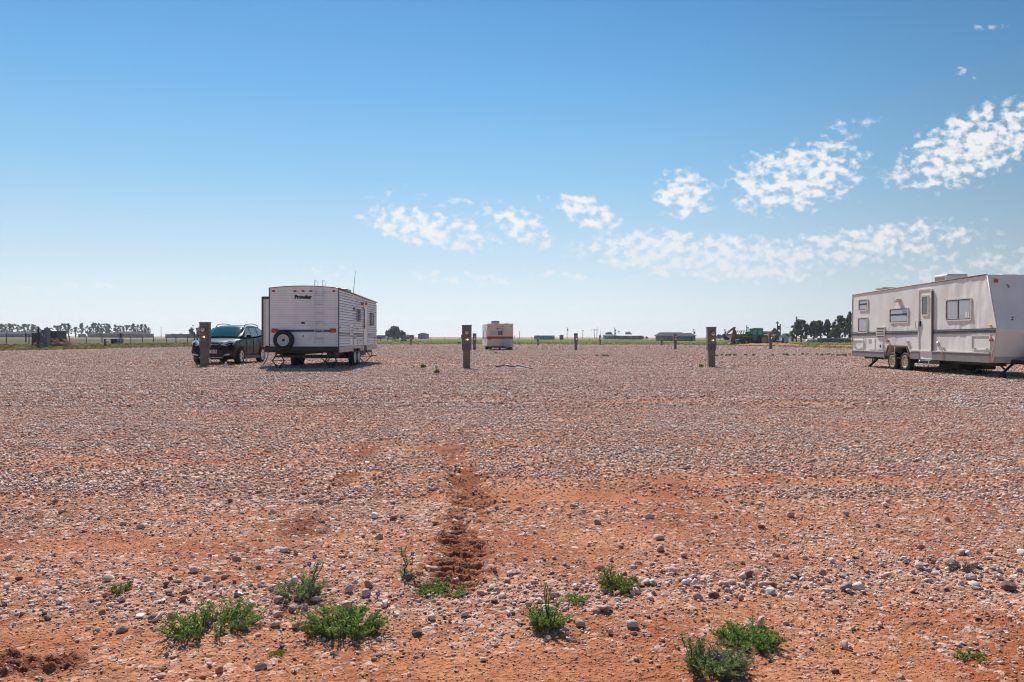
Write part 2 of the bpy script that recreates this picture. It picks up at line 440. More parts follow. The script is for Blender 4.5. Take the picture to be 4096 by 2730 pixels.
# ------------------------------------------------------------------ the gravel: one mesh, every stone its own small faceted shape
def unit_shape(kind):
    bm = bmesh.new()
    if kind == 'octa':
        vs = np.array([(1, 0, 0), (-1, 0, 0), (0, 1, 0), (0, -1, 0), (0, 0, 1), (0, 0, -1)], float)
        fs = np.array([(0, 2, 4), (2, 1, 4), (1, 3, 4), (3, 0, 4), (2, 0, 5), (1, 2, 5), (3, 1, 5), (0, 3, 5)])
        return vs, fs
    bmesh.ops.create_icosphere(bm, subdivisions=1 if kind == 'ico' else 2, radius=1)
    bm.verts.index_update()
    vs = np.array([v.co[:] for v in bm.verts]); fs = np.array([[v.index for v in f.verts] for f in bm.faces]); bm.free()
    return vs, fs
PAL = np.array([(.90, .79, .72), (.76, .61, .53), (.60, .40, .31), (.50, .43, .39), (.30, .27, .255), (.13, .115, .11), (.42, .20, .125), (.66, .48, .42)])
PW = np.array([.27, .21, .16, .09, .07, .06, .07, .08])
def stones(kind, dens, d0, d1, rmin, rmax, powr, flat=.62, sink=.25, covered=True, seed=0, jit=.22, berm=False):
    r = np.random.default_rng(seed)
    area = (.70 * d1 * d1 + 3.4 * d1) - (.70 * d0 * d0 + 3.4 * d0)
    n = int(area * dens)
    # depth with probability proportional to the width of the fan
    t = r.random(n); A = .70; B = 3.4
    s0 = A * d0 * d0 + B * d0; S = s0 + t * area
    y = (-B + np.sqrt(B * B + 4 * A * S)) / (2 * A)
    x = (r.random(n) * 2 - 1) * (.70 * y + 1.7)
    keep = y < edge_d(x, y) * .985
    if berm:
        bd = np.interp(x / np.maximum(y, .5), BU, BD) + .06
        keep &= r.random(n) < np.exp(-((y - bd) / .26) ** 2) * (.25 + .75 * sst(-.3, 1.2, x)) * sst(-.25, .25, gnoise(x * 2.3, y * 3, 63) + .12)
    if covered:
        keep &= r.random(n) < cover(x, y) ** 1.1 * (1 - .45 * sst(8, 14, y) * sst(.02, .3, gnoise(x * .13, y * .55, 57)))
    x = x[keep]; y = y[keep]; n = len(x)
    rad = rmin + (rmax - rmin) * r.random(n) ** powr
    vs, fs = unit_shape(kind)
    k = len(vs)
    V = vs[None] * (1 + r.normal(0, jit, (n, k, 1)))
    V = V + r.normal(0, jit * .35, (n, k, 3))
    if kind != 'octa':
        for _ in range(7):
            nn = r.normal(size=(n, 3)); nn /= np.linalg.norm(nn, axis=1)[:, None]; dd = r.uniform(.36, .72, n)
            e = np.maximum(0, np.einsum('nkj,nj->nk', V, nn) - dd[:, None])
            V = V - nn[:, None, :] * e[..., None]
    ax = np.stack([r.uniform(.75, 1.35, n), r.uniform(.75, 1.2, n), r.uniform(flat - .2, flat + .3, n)], -1)
    V = V * ax[:, None, :] * rad[:, None, None]
    a = r.random(n) * 2 * PI; ti = r.normal(0, .3, n)
    ca, sa, ct, st = np.cos(a), np.sin(a), np.cos(ti), np.sin(ti)
    X = V[..., 0]; Yv = V[..., 1]; Z = V[..., 2]
    Y2 = Yv * ct[:, None] - Z * st[:, None]; Z2 = Yv * st[:, None] + Z * ct[:, None]
    X3 = X * ca[:, None] - Y2 * sa[:, None]; Y3 = X * sa[:, None] + Y2 * ca[:, None]
    zb = height(x, y) + rad * (flat - sink)
    P = np.stack([X3 + x[:, None], Y3 + y[:, None], Z2 + zb[:, None]], -1).reshape(-1, 3)
    Fc = (fs[None] + (np.arange(n) * k)[:, None, None]).reshape(-1, 3)
    ci = r.choice(len(PAL), n, p=PW / PW.sum())
    c = PAL[ci] * r.uniform(.78, 1.12, (n, 1))
    dust = (np.clip(r.normal(.29, .18, n) + .35 * (1 - cover(x, y)), 0, .75))[:, None]
    c = c * (1 - dust) + np.array((.55, .22, .11)) * dust
    return P, Fc, np.repeat(c, k, 0)
sets = [stones('ico2', 34, 1.7, 5.5, .012, .032, 2.6, .66, .2, seed=1, jit=.07),
        stones('ico2', 520, 2.2, 4.6, .008, .024, 1.7, .68, .2, covered=False, seed=11, jit=.05, berm=True),
        stones('ico', 1250, 1.7, 6.0, .0045, .0135, 1.7, .52, .25, seed=2, jit=.16),
        stones('octa', 2600, 1.7, 5.0, .0022, .0062, 1.5, .5, .25, covered=False, seed=3),
        stones('octa', 700, 4.8, 9.5, .004, .011, 1.5, .5, .25, covered=False, seed=9),
        stones('ico', 30, 5.0, 13, .012, .028, 2.4, .62, .2, seed=4, jit=.14),
        stones('octa', 1000, 5.5, 13, .006, .017, 1.5, .7, .2, seed=5),
        stones('octa', 420, 12.5, 30, .009, .030, 1.6, .75, .2, seed=6),
        stones('octa', 70, 29, 72, .016, .042, 1.6, .85, .2, seed=7),
        stones('octa', 14, 70, 120, .03, .07, 1.6, .9, .2, seed=8)]
off = 0; PP = []; FF = []; CC = []
for P, Fc, c in sets:
    PP.append(P); FF.append(Fc + off); CC.append(c); off += len(P)
PP = np.concatenate(PP).astype(np.float32); FF = np.concatenate(FF).astype(np.int32); CC = np.concatenate(CC)
me = bpy.data.meshes.new('gravel')
me.vertices.add(len(PP)); me.vertices.foreach_set('co', PP.ravel())
me.loops.add(FF.size); me.loops.foreach_set('vertex_index', FF.ravel())
me.polygons.add(len(FF)); me.polygons.foreach_set('loop_start', np.arange(0, FF.size, 3, dtype=np.int32))
me.update()
at = me.color_attributes.new('tone', 'FLOAT_COLOR', 'POINT')
at.data.foreach_set('color', np.concatenate([CC, np.ones((len(CC), 1))], 1).astype(np.float32).ravel())
gm, nt, b = new_mat('gravel')
a_ = nt.nodes.new('ShaderNodeAttribute'); a_.attribute_name = 'tone'
g_ = nt.nodes.new('ShaderNodeNewGeometry'); n_ = nt.nodes.new('ShaderNodeTexNoise'); n_.inputs['Scale'].default_value = 130; n_.inputs['Detail'].default_value = 3
nt.links.new(g_.outputs['Position'], n_.inputs['Vector'])
r_ = nt.nodes.new('ShaderNodeMapRange'); r_.inputs[1].default_value = .3; r_.inputs[2].default_value = .7; r_.inputs[3].default_value = .72; r_.inputs[4].default_value = 1.15
nt.links.new(n_.outputs['Fac'], r_.inputs[0])
m_ = nt.nodes.new('ShaderNodeMix'); m_.data_type = 'RGBA'; m_.blend_type = 'MULTIPLY'; m_.inputs[0].default_value = 1
nt.links.new(a_.outputs['Color'], m_.inputs[6]); nt.links.new(r_.outputs[0], m_.inputs[7]); nt.links.new(m_.outputs[2], b.inputs['Base Color'])
b.inputs['Roughness'].default_value = .85; b.inputs['Specular IOR Level'].default_value = .3
me.materials.append(gm)
go = bpy.data.objects.new('gravel', me); COL.objects.link(go); tag(go, kind='stuff')
print('gravel faces', len(FF))
# ------------------------------------------------------------------ shared materials
MT = dict(
    white=mat('white_siding', (.83, .81, .80), .45, var=.05, scale=3, dirt=(.40, .33, .28), dscale=1.2, damt=.28),
    beige=mat('beige_panel', (.75, .725, .675), .5, var=.05, scale=2, dirt=(.42, .34, .28), dscale=1.0, damt=.35),
    cream=mat('cream_siding', (.70, .58, .42), .5, var=.06, scale=3, dirt=(.42, .34, .24), dscale=1.0, damt=.3),
    trim=mat('dark_trim', (.06, .055, .055), .5), whitetrim=mat('pale_trim', (.62, .56, .50), .4),
    black=mat('black_plastic', (.015, .015, .016), .5, bump=.1), rubber=mat('tyre_rubber', (.018, .017, .017), .8, var=.3, scale=20),
    steel=mat('black_steel', (.022, .020, .019), .6, var=.3, dirt=(.12, .06, .04), dscale=6, damt=.5),
    chrome=mat('polished_metal', (.72, .72, .72), .25, 1.0, var=.05), alu=mat('aluminium', (.62, .62, .62), .4, .9, var=.1),
    rim=mat('white_rim', (.62, .60, .58), .4, var=.06), yrim=mat('cream_rim', (.62, .50, .30), .45, var=.1),
    red=mat('red_lens', (.42, .02, .015), .2, spec=.6), amber=mat('amber_lens', (.45, .10, .02), .25),
    glass=mat('dark_window', (.045, .055, .06), .06, var=.05, spec=.8), blind=mat('window_blind', (.40, .41, .44), .35, var=.06, coat=.5),
    blue=mat('blue_stripe', (.055, .13, .22), .4), navy=mat('navy_stripe', (.02, .03, .06), .4), teal=mat('teal_stripe', (.03, .17, .17), .4),
    green=mat('green_stripe', (.018, .032, .036), .4), redp=mat('red_stripe', (.46, .025, .02), .4),
    tan=mat('tan_skirt', (.46, .38, .31), .45, var=.08, scale=4, dirt=(.36, .2, .12), dscale=3, damt=.4),
    grey=mat('grey_skirt', (.21, .20, .195), .5, var=.12, scale=5, dirt=(.3, .2, .14), dscale=3, damt=.4),
    greym=mat('grey_meter_metal', (.145, .128, .12), .5, var=.14, scale=6, dirt=(.24, .15, .1), dscale=4, damt=.3, bump=.05),
    vinyl=mat('vinyl_cover', (.46, .46, .50), .45, var=.06), roof=mat('roof_membrane', (.66, .63, .58), .6, var=.15, scale=3),
    acplast=mat('roof_unit_plastic', (.30, .28, .27), .5, var=.1), rust=mat('rusty_iron', (.17, .07, .035), .8, var=.4, scale=12),
    pvc=mat('white_pvc', (.74, .70, .68), .4, var=.05), fence=mat('fence_steel', (.05, .045, .04), .7, var=.3), wood=mat('weathered_wood', (.11, .09, .075), .85, var=.3, scale=6),
)
def wheel(parent, x, y, r, wd, out, rimm, spokes=8, hole=.16, rimr=.62, local_rims=True):
    """tyre with its rim; the axle lies along X, out = +1 / -1 is the visible side"""
    m = MB(); o = out
    m.lathe([(r * .60, -wd / 2 * o), (r * .9, -wd / 2 * o), (r * .985, -wd * .36 * o), (r, -wd * .2 * o), (r, wd * .2 * o), (r * .985, wd * .36 * o), (r * .9, wd / 2 * o), (r * .70, wd * .5 * o), (r * rimr, wd * .42 * o), (r * rimr, 0)], (x, y, r), 'x', 32, caps=False)
    t = m.build('wheel', MT['rubber'], parent)
    k = MB(); R = r * rimr
    k.lathe([(R, wd * .25 * o), (R, wd * .49 * o), (R * .93, wd * .49 * o), (R * .88, wd * .34 * o), (R * .5, wd * .38 * o), (R * .36, wd * .36 * o), (R * .3, wd * .47 * o), (R * .12, wd * .49 * o)], (x, y, r), 'x', 28)
    h = k; k.cur = 1
    for i in range(spokes):
        a = 2 * PI * (i + .5) / spokes; c = (y + R * .70 * math.cos(a), r + R * .70 * math.sin(a))
        pl = [(c[0] + R * hole * math.cos(b), c[1] + R * hole * math.sin(b)) for b in [2 * PI * j / 7 for j in range(7)]]
        h.prism(pl, 'x', x + o * wd * .33, x + o * wd * .382)
    k.build('rim', [rimm, MT['black']], t)
    return t

def scissor(parent, x, y, top, wdt, dirn='x', name='stabilizer_jack'):
    """diamond jack standing on the ground, opening along X or Y"""
    m = MB(); h = wdt / 2; zm = top * .5
    P = (lambda u, z: (x + u, y, z)) if dirn == 'x' else (lambda u, z: (x, y + u, z))
    for s in (-1, 1):
        for dd in (-.025, .025):
            o = Vector((0, dd, 0)) if dirn == 'x' else Vector((dd, 0, 0))
            m.tube([Vector(P(s * .05, top)) + o, Vector(P(s * h, zm)) + o, Vector(P(s * .04, .04)) + o], .017, 6)
    m.cyl(P(-h - .06, zm), P(h + .06, zm), .012)
    m.box(x - .13, x + .13, y - .09, y + .09, .012, .035)
    m.box(x - .1, x + .1, y - .05, y + .05, top - .03, top + .05)
    return m.build(name, MT['steel'], parent)

# ------------------------------------------------------------------ white travel trailer with the spare wheel (left)
YR = 27.6
XL, XR = at_depth(1077.4, 1350, YR).x, at_depth(1354.8, 1350, YR).x
XC = (XL + XR) / 2; HW = (XR - XL) / 2
TL = thing('travel_trailer', (XC, YR, 0), 'white ribbed travel trailer with spare wheel and ladder on its rear wall', 'trailer')
def rf(sx, sy):                    # rear wall, local x and z
    p = at_depth(sx, sy, YR); return p.x - XC, p.z
def rs(cx, cy, k=8.709, ox=1320, oy=1120):    # right wall, local y and z
    p = on_side(ox + cx / k, oy + cy / k, XR); return p.y - YR, p.z
def rs2(cx, cy): return rs(cx, cy, 7.841, 1320, 1280)
ZF = .80; ZT = 2.905; DROP = .15; LEN = 7.7; CR = .075
def crown(z, n=13): return [(-HW + 2 * HW * i / (n - 1), z + CR * (1 - (2 * i / (n - 1) - 1) ** 2)) for i in range(n)]
def sect(y, inset=.012):
    z = ZT - DROP * y / LEN
    return [(u * (1 - inset / HW), y, w_) for u, w_ in [(-HW, ZF)] + crown(z - .012) + [(HW, ZF)]]
MB().loft([sect(.012), sect(LEN - .3), [(x, y + .12 * (1 - abs(z - 1.9) / 1.1), z - .08 if z > 2 else z) for x, y, z in sect(LEN)]], False).build('body', MT['white'], TL)
# ribbed aluminium on the rear and on the right wall
m = MB(); z = ZF; i = 0
while z < 2.86:
    z1 = min(z + .083, ZT - .02)
    for a, b_, d0, d1 in ((z, z + .008, -.001, .004), (z + .008, z1 - .014, .004, .006), (z1 - .014, z1, .006, -.001)):
        m.cur = 1 if a == z else 0
        m.quad((-HW, -d0, a), (HW, -d0, a), (HW, -d1, b_), (-HW, -d1, b_))
    z = z1
    if z1 >= ZT - .021: break
m.cur = 0
m.prism([(-HW, z)] + crown(ZT - .012) + [(HW, z)], 'y', -.003, .01)
m.build('rear_wall', [MT['white'], mat('painted_rear_groove_shade', (.50, .46, .45), .7)], TL)  # groove shade painted in here too, with a milder tone
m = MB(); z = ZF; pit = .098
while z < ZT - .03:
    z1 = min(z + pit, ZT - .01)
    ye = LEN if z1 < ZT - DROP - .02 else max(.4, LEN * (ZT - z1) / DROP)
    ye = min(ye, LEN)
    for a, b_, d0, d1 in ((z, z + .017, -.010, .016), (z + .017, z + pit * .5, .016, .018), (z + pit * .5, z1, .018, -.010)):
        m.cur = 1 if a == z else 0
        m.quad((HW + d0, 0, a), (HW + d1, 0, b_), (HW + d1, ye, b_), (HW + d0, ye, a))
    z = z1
m.build('side_wall', [MT['white'], mat('painted_groove_shade', (.26, .24, .23), .8)], TL)  # shade under each lap is painted in as a darker colour
m = MB()
for s in (-1, 1):
    m.box(s * HW - .016, s * HW + .016, -.018, .02, ZF - .02, ZT + .005)
    m.tube([(s * HW, -.01, ZT), (s * HW, LEN, ZT - DROP)], .022, 6)
m.loft([[(u, -.014, w_ - .012) for u, w_ in crown(ZT)] + [(u, -.014, w_ + .014) for u, w_ in crown(ZT)[::-1]], [(u, .03, w_ - .012) for u, w_ in crown(ZT)] + [(u, .03, w_ + .014) for u, w_ in crown(ZT)[::-1]]], False)
m.build('corner_trim', MT['trim'], TL)
g = MB().tube([(HW + .02, .02, ZT - .02), (HW + .02, LEN, ZT - DROP - .02)], .028, 6); g.build('gutter_rail', mat('rusty_rail', (.30, .17, .11), .7, var=.4, scale=9), TL)
m = MB(); (x0, z0), (x1, z1) = rf(1108, 1329), rf(1322, 1319.5)
m.box(x0, x1, -.012, 0, z0, z1); m.build('rear_stripe', MT['blue'], TL)
MB().box(x0, x1, -.016, 0, z0 + (z1 - z0) * .35, z0 + (z1 - z0) * .72).build('rear_stripe_band', MT['navy'], TL)
for cx in (400, 1032, 1268, 1500, 2175):
    x, z = rf(1040 + cx / 7.353, 1100 + 481 / 7.353)
    MB().rbox(x - .052, x + .052, -.035, 0, z - .03, z + .03, .012).build('marker_light', MT['red'], TL)
for a, b_ in ((340, 526), (2053, 2236)):
    (x0, z1), (x1, z0) = rf(1040 + a / 7.353, 1280 + 258 / 7.353), rf(1040 + b_ / 7.353, 1280 + 374 / 7.353)
    t = MB().rbox(x0, x1, -.045, 0, z0, z1, .015).build('tail_light', MT['red'], TL)
    MB().box(x0 + .01, x1 - .01, -.05, 0, z0 + .008, z0 + .035).build('reflector_strip', MT['amber'], t)
x, z = rf(1212.5, 1189.6)
text_mesh('Prowler', 'lettering', .185, MT['black'], TL, (x, -.012, z), (PI / 2, 0, 0), .004, .012, sx=1.0)
x, z = rf(1212.8, 1292.6); MB().rbox(x - .055, x + .055, -.05, 0, z - .03, z + .03, .008).build('plate_lamp', MT['black'], TL)
(x0, z1), (x1, z0) = rf(1195, 1335), rf(1232, 1359)
hd = MB().frame(rrect(x0, x1, z0, z1, .03), rrect(x0 + .02, x1 - .02, z0 + .02, z1 - .02, .02), 'y', -.025, 0)
hd.prism(rrect(x0 + .02, x1 - .02, z0 + .02, z1 - .02, .02), 'y', -.012, 0)
h = hd.build('access_hatch', MT['white'], TL)
xc, zc = (x0 + x1) / 2, (z0 + z1) / 2
ic = MB().box(xc - .008, xc + .008, -.016, -.01, zc + .03, zc + .062)
for zz, ww in ((.022, .03), (.0, .035), (-.022, .035)):
    for q in (-1, 0, 1): ic.box(xc + q * ww * .7 - .008, xc + q * ww * .7 + .008, -.016, -.01, zc + zz - .009, zc + zz + .006)
ic.build('hatch_emblem', MT['trim'], h)
# spare wheel on the rear wall
sxp, szp = rf(1139.3, 1361.6); R = .373
m = MB().lathe([(R * .57, -.05), (R * .9, -.04), (R * .99, -.09), (R, -.13), (R * .99, -.18), (R * .93, -.22), (R * .72, -.235), (R * .57, -.21), (R * .57, -.06)], (sxp, 0, szp), 'y', 36, caps=False)
sp = m.build('spare_wheel', MT['rubber'], TL)
R2 = R * .565
hh = MB().lathe([(R2, -.12), (R2, -.222), (R2 * .9, -.222), (R2 * .84, -.17), (R2 * .45, -.19), (R2 * .36, -.16), (R2 * .22, -.165)], (sxp, 0, szp), 'y', 30)
hh.cur = 1
for i in range(8):
    a = 2 * PI * (i + .5) / 8; c = (sxp + R2 * .64 * math.cos(a), szp + R2 * .64 * math.sin(a))
    tri = [(c[0] + R2 * .105 * math.cos(a + b_), c[1] + R2 * .105 * math.sin(a + b_)) for b_ in (0, 2.3, -2.3)]
    hh.prism(tri, 'y', -.186, -.17)
hh.lathe([(R2 * .24, -.15), (R2 * .24, -.19), (R2 * .1, -.2)], (sxp, 0, szp), 'y', 16)
hh.build('rim', [MT['rim'], MT['black']], sp)
# ladder
m = MB(); la, lb = rf(1261.7, 1200)[0], rf(1293.6, 1200)[0]
zb = rf(1262, 1371)[1]; ztop = at_depth(1262, 1121, YR - .09).z
for x in (la, lb):
    m.tube([(x, -.02, zb - .03), (x, -.05, zb - .02), (x, -.09, zb + .08), (x, -.09, ztop - .05), (x, -.07, ztop), (x, .12, ztop - .01), (x, .26, ztop - .05), (x, .32, ztop - .13), (x, .33, ZT + .04)], .0125, 8)
    for sy in (1172, 1297): zz = rf(1262, sy)[1]; m.box(x + .01, x + .05, -.1, 0, zz - .022, zz + .022)
for sy in (1184.5, 1219, 1253.3, 1287.7, 1322.3, 1354.8):
    zz = rf(1262, sy)[1]; m.cyl((la - .03, -.095, zz), (lb + .03, -.095, zz), .009, n=8)
ld = m.build('ladder', MT['alu'], TL)
# bumper and chassis
MB().rbox(-HW - .03, HW + .02, -.10, .10, .625, .80, .03, 3).build('bumper', MT['black'], TL)
m = MB()
m.box(-HW + .5, HW - .35, .02, LEN - .6, .58, .79); m.box(-.9, -.8, .1, LEN + .6, .45, .6); m.box(.8, .9, .1, LEN + .6, .45, .6)
m.box(-1.1, 1.15, 2.9, 3.05, .3, .42); m.box(-1.1, 1.15, 3.65, 3.8, .3, .42); m.box(-HW + .1, HW - .1, .3, .42, .40, .47); m.box(.2, 1.0, 5.2, 6.4, .35, .6)
m.build('chassis', MT['steel'], TL)
for y in (2.85, 3.58):
    wheel(TL, HW - .09, y, .35, .21, 1, MT['rim']); wheel(TL, -HW + .13, y, .35, .21, -1, MT['rim'])
# skirt on the right wall, with the wheel arch
ya, yb = rs2(700, 900)[0], rs2(945, 900)[0]
yc, yd = rs2(1050, 900)[0], rs2(1140, 900)[0]
m = MB()
for a, b_ in ((.02, ya), (yb, yc), (yd, LEN - .06)):
    MB().prism([(a, .80), (b_, .80), (b_, .63), (b_ - .03, .60), (a + .05, .585), (a, .62)], 'x', HW - .02, HW + .022).build('skirt_panel', MT['tan'], TL)
m = MB().frame([(ya - .02, .56), (ya, .74), (ya + .06, .81), (yb - .06, .81), (yb, .74), (yb + .02, .58)], [(ya + .05, .56), (ya + .06, .68), (ya + .1, .70), (yb - .1, .70), (yb - .06, .68), (yb - .05, .58)], 'x', HW - .02, HW + .035)
m.build('wheel_arch', mat('cream_arch', (.58, .45, .32), .5), TL)
MB().box(HW - .6, HW - .1, ya + .02, yb - .02, .70, .79).build('wheel_well', MT['black'], TL)
MB().box(HW - .5, HW - .02, yc + .01, yd - .01, .56, .78).build('entry_step', MT['steel'], TL)
# stripes
def side_strip(cy_l, cy_r, th, mm, name, y0=.02, y1=LEN - .02):
    z0 = rs2(285, cy_l)[1]; z1 = rs2(1450, cy_r)[1]
    MB().prism([(y0, z0 - th / 2), (y1, z1 - th / 2), (y1, z1 + th / 2), (y0, z0 + th / 2)], 'x', HW + .006, HW + .0195).build(name, mm, TL)
side_strip(398, 482, .022, MT['navy'], 'side_stripe'); side_strip(438, 512, .03, MT['teal'], 'side_stripe'); side_strip(490, 556, .028, MT['navy'], 'side_stripe')
# openings of the right wall
def win(y0, y1, z0, z1, r=.06, dark=0):
    fr = MB().frame(rrect(y0, y1, z0, z1, r), rrect(y0 + .05, y1 - .05, z0 + .03, z1 - .03, r * .6), 'x', HW, HW + .045)
    f = fr.build('window', MT['trim'], TL)
    MB().prism(rrect(y0 + .05, y1 - .05, z0 + .03, z1 - .03, r * .6), 'x', HW + .012, HW + .022).build('pane', MT['glass'], f)
    MB().box(HW + .015, HW + .035, (y0 + y1) / 2 - .03, (y0 + y1) / 2 + .03, z0 + .03, z1 - .03).build('mullion', MT['black'], f)
    return f
for a, b_, c, d in ((918, 1028, 1015, 1435),):
    (y0, z1), (y1, _) = rs(a, c), rs(b_, c); z0 = rs((a + b_) / 2, d)[1]; win(y0, y1, z0, z1 - .02)
(y0, _), (y1, z1) = rs(1383, 1180), rs(1488, 1165); z0 = rs2(1290, 180)[1]; win(y0, y1, z0, z1)
(y0, z1), (y1, _) = rs(1145, 800), rs(1278, 830); z0 = .80
dr = MB().frame(rrect(y0, y1, z0, z1, .09), rrect(y0 + .04, y1 - .04, z0 + .03, z1 - .03, .06), 'x', HW, HW + .05).prism(rrect(y0 + .04, y1 - .04, z0 + .03, z1 - .03, .06), 'x', HW + .005, HW + .03)
dr = dr.build('door', MT['beige'], TL)
(wy0, wz1), (wy1, _) = rs(1192, 980), rs(1243, 980); wz0 = rs(1215, 1432)[1]
MB().prism(rrect(wy0, wy1, wz0, wz1, .03), 'x', HW + .025, HW + .038).build('door_window', MT['glass'], dr)
MB().box(HW + .03, HW + .06, y0 + .1, y0 + .2, 1.5, 1.66).build('door_handle', MT['black'], dr)
MB().tube([(HW + .02, y0 - .12, 1.55), (HW + .09, y0 - .12, 1.6), (HW + .09, y0 - .12, 2.3), (HW + .02, y0 - .12, 2.36)], .014).build('grab_rail', MT['black'], TL)
def sbox(c0, c1, d0, d1, name, mm, t=.03, f=rs2, r=.02, louvre=0):
    (y0, z1), (y1, _) = f(c0, d0), f(c1, d0); z0 = f((c0 + c1) / 2, d1)[1]
    o = MB().prism(rrect(y0, y1, z0, z1, min(r, abs(z1 - z0) * .3, abs(y1 - y0) * .3)), 'x', HW, HW + t).build(name, mm, TL)
    if louvre:
        l = MB()
        for k in range(louvre):
            zz = z1 - (z1 - z0) * (k + 1) / (louvre + 1); l.box(HW + t - .004, HW + t + .005, y0 + .08, y1 - .05, zz - .025, zz + .012)
        l.build('vent_slot', MT['black'], o)
    return o
sbox(605, 700, 165, 488, 'refrigerator_vent', MT['white'], .04, louvre=3)
sbox(610, 690, 585, 788, 'access_hatch', MT['white'], .03); sbox(722, 792, 492, 792, 'water_heater_door', MT['white'], .04)
sbox(735, 765, 515, 600, 'exhaust_grille', MT['black'], .046)
sbox(850, 880, 640, 775, 'outlet_cover', MT['whitetrim'], .03); sbox(955, 978, 615, 675, 'outlet_cover', mat('brass_cover', (.35, .26, .12), .5), .02)
sbox(1383, 1442, 580, 792, 'access_hatch', MT['whitetrim'], .03)
sbox(298, 322, 200, 258, 'side_marker_light', MT['red'], .03); sbox(852, 878, 268, 320, 'side_marker_light', MT['red'], .03)
sbox(1445, 1458, 330, 372, 'side_marker_light', MT['red'], .03)
sbox(800, 862, 945, 1072, 'exhaust_vent', MT['trim'], .03, rs); 
for a, b_ in ((1185, 1200), (1245, 1268), (1310, 1330), (1375, 1398)): sbox(785, 885, a, b_, 'decal', MT['blue'], .0165, rs)
for a in (1040, 1165): 
    y, z = rs(a + 35, 835); MB().lathe([(.03, 0), (.06, .03), (.06, .1), (.03, .13)], (HW, y, z), 'x', 12).build('porch_light', MT['amber'], TL)
# slide-out on the left
SY = 1.9; sxl = at_depth(1049, 1350, YR + SY).x - XC
z1 = at_depth(1052, 1192, YR + SY).z; z0 = at_depth(1052, 1389, YR + SY).z
sl_ = MB().box(sxl + .04, -HW + .02, SY, SY + 3.2, z0 + .05, z1 - .05).build('slide_out', MT['beige'], TL)
m = MB().box(sxl - .02, sxl + .045, SY - .03, SY + 3.23, z0 - .02, z1 + .02); m.box(sxl, -HW, SY - .02, SY + 3.2, z1 - .04, z1 + .05)
m.build('slide_trim', MT['trim'], sl_)
MB().box(sxl + .046, sxl + .12, SY - .012, SY, z0, z1 - .05).build('slide_flange', MT['whitetrim'], sl_)
MB().prism(rrect(sxl + .55, -HW - .02, z0 + 1.0, z1 - .35, .09), 'y', SY - .03, SY).build('slide_window', MT['glass'], sl_)
MB().box(-HW - .8, -HW - .05, SY + .1, SY + 3, .55, z0).build('slide_rail', MT['steel'], sl_)
# stabilizers, tongue, roof gear
g1 = on_ground(1133, 1471.5); g2 = on_ground(1322, 1475); g3 = on_ground(1461, 1449)
scissor(TL, g1.x - XC, .5, .55, .44); scissor(TL, g2.x - XC, .45, .55, .42)
scissor(TL, HW - .35, LEN - 1.0, .55, .55); scissor(TL, -HW + .4, LEN - 1.0, .55, .5)
m = MB(); m.tube([(-.85, LEN - .6, .52), (0, LEN + 1.1, .50)], .05, 6); m.tube([(.85, LEN - .6, .52), (0, LEN + 1.1, .50)], .05, 6)
m.cyl((0, LEN + .9, .12), (0, LEN + .9, .95), .035); m.box(-.25, .25, LEN + .35, LEN + .75, .56, .75)
m.tube([(.05, LEN + .95, .5), (.62, LEN + .5, .5), (.95, LEN + .45, .5), (.95, LEN + .45, .28), (1.15, LEN + .42, .28)], .03, 6)
m.build('hitch', MT['steel'], TL)
def roofz(y): return ZT + CR - DROP * y / LEN
m = MB().rbox(-.23, .17, .7, 1.25, roofz(1) - .03, roofz(1) + .075, .03); m.build('roof_vent', MT['acplast'], TL)
MB().rbox(.55, 1.0, .9, 1.6, roofz(1) - .1, roofz(1) + .03, .02).build('roof_hatch', MT['alu'], TL)
m = MB().rbox(.62, 1.02, 2.5, 3.3, roofz(3) - .15, roofz(3) + .13, .06, 3); m.build('roof_air_unit', MT['acplast'], TL)
MB().tube([(.95, 3.9, roofz(3.9) - .1), (.97, 3.9, roofz(3.9) + .1), (1.05, 3.9, roofz(3.9) + .95)], [.012, .012, .006], 6).build('antenna', MT['black'], TL)

# ------------------------------------------------------------------ beige trailer at the right
XS = 13.70; YB = 30.9
TR = thing('travel_trailer', (XS, YB, 0), 'smooth beige travel trailer with green pinstripes and twin cream wheels at the right', 'trailer')
def s2(cx, cy):                    # local y (negative towards the camera) and z
    p = on_side(3300 + cx / 2.956, 1050 + cy / 2.956, XS); return p.y - YB, p.z
WR = 2.42
zt0 = s2(326, 387)[1]; zt1 = s2(1922, 147)[1]; zb0 = .44
yF_top = s2(1922, 147)[0]; yF_mid, zF_mid = s2(2042, 790); yF_bot, zF_bot = s2(1966, 1185)
a0, a1, a2, a3 = s2(712, 1130)[0], s2(755, 1000)[0], s2(965, 1000)[0], s2(1012, 1075)[0]; zar = s2(850, 1000)[1]
outline = [(0, zb0), (a0, zb0), (a1, zar), (a2, zar), (a3, zb0), (yF_bot, zF_bot), (yF_mid, zF_mid), (yF_top, zt1), (0, zt0)]
MB().prism(outline, 'x', .012, WR).build('body', MT['beige'], TR)
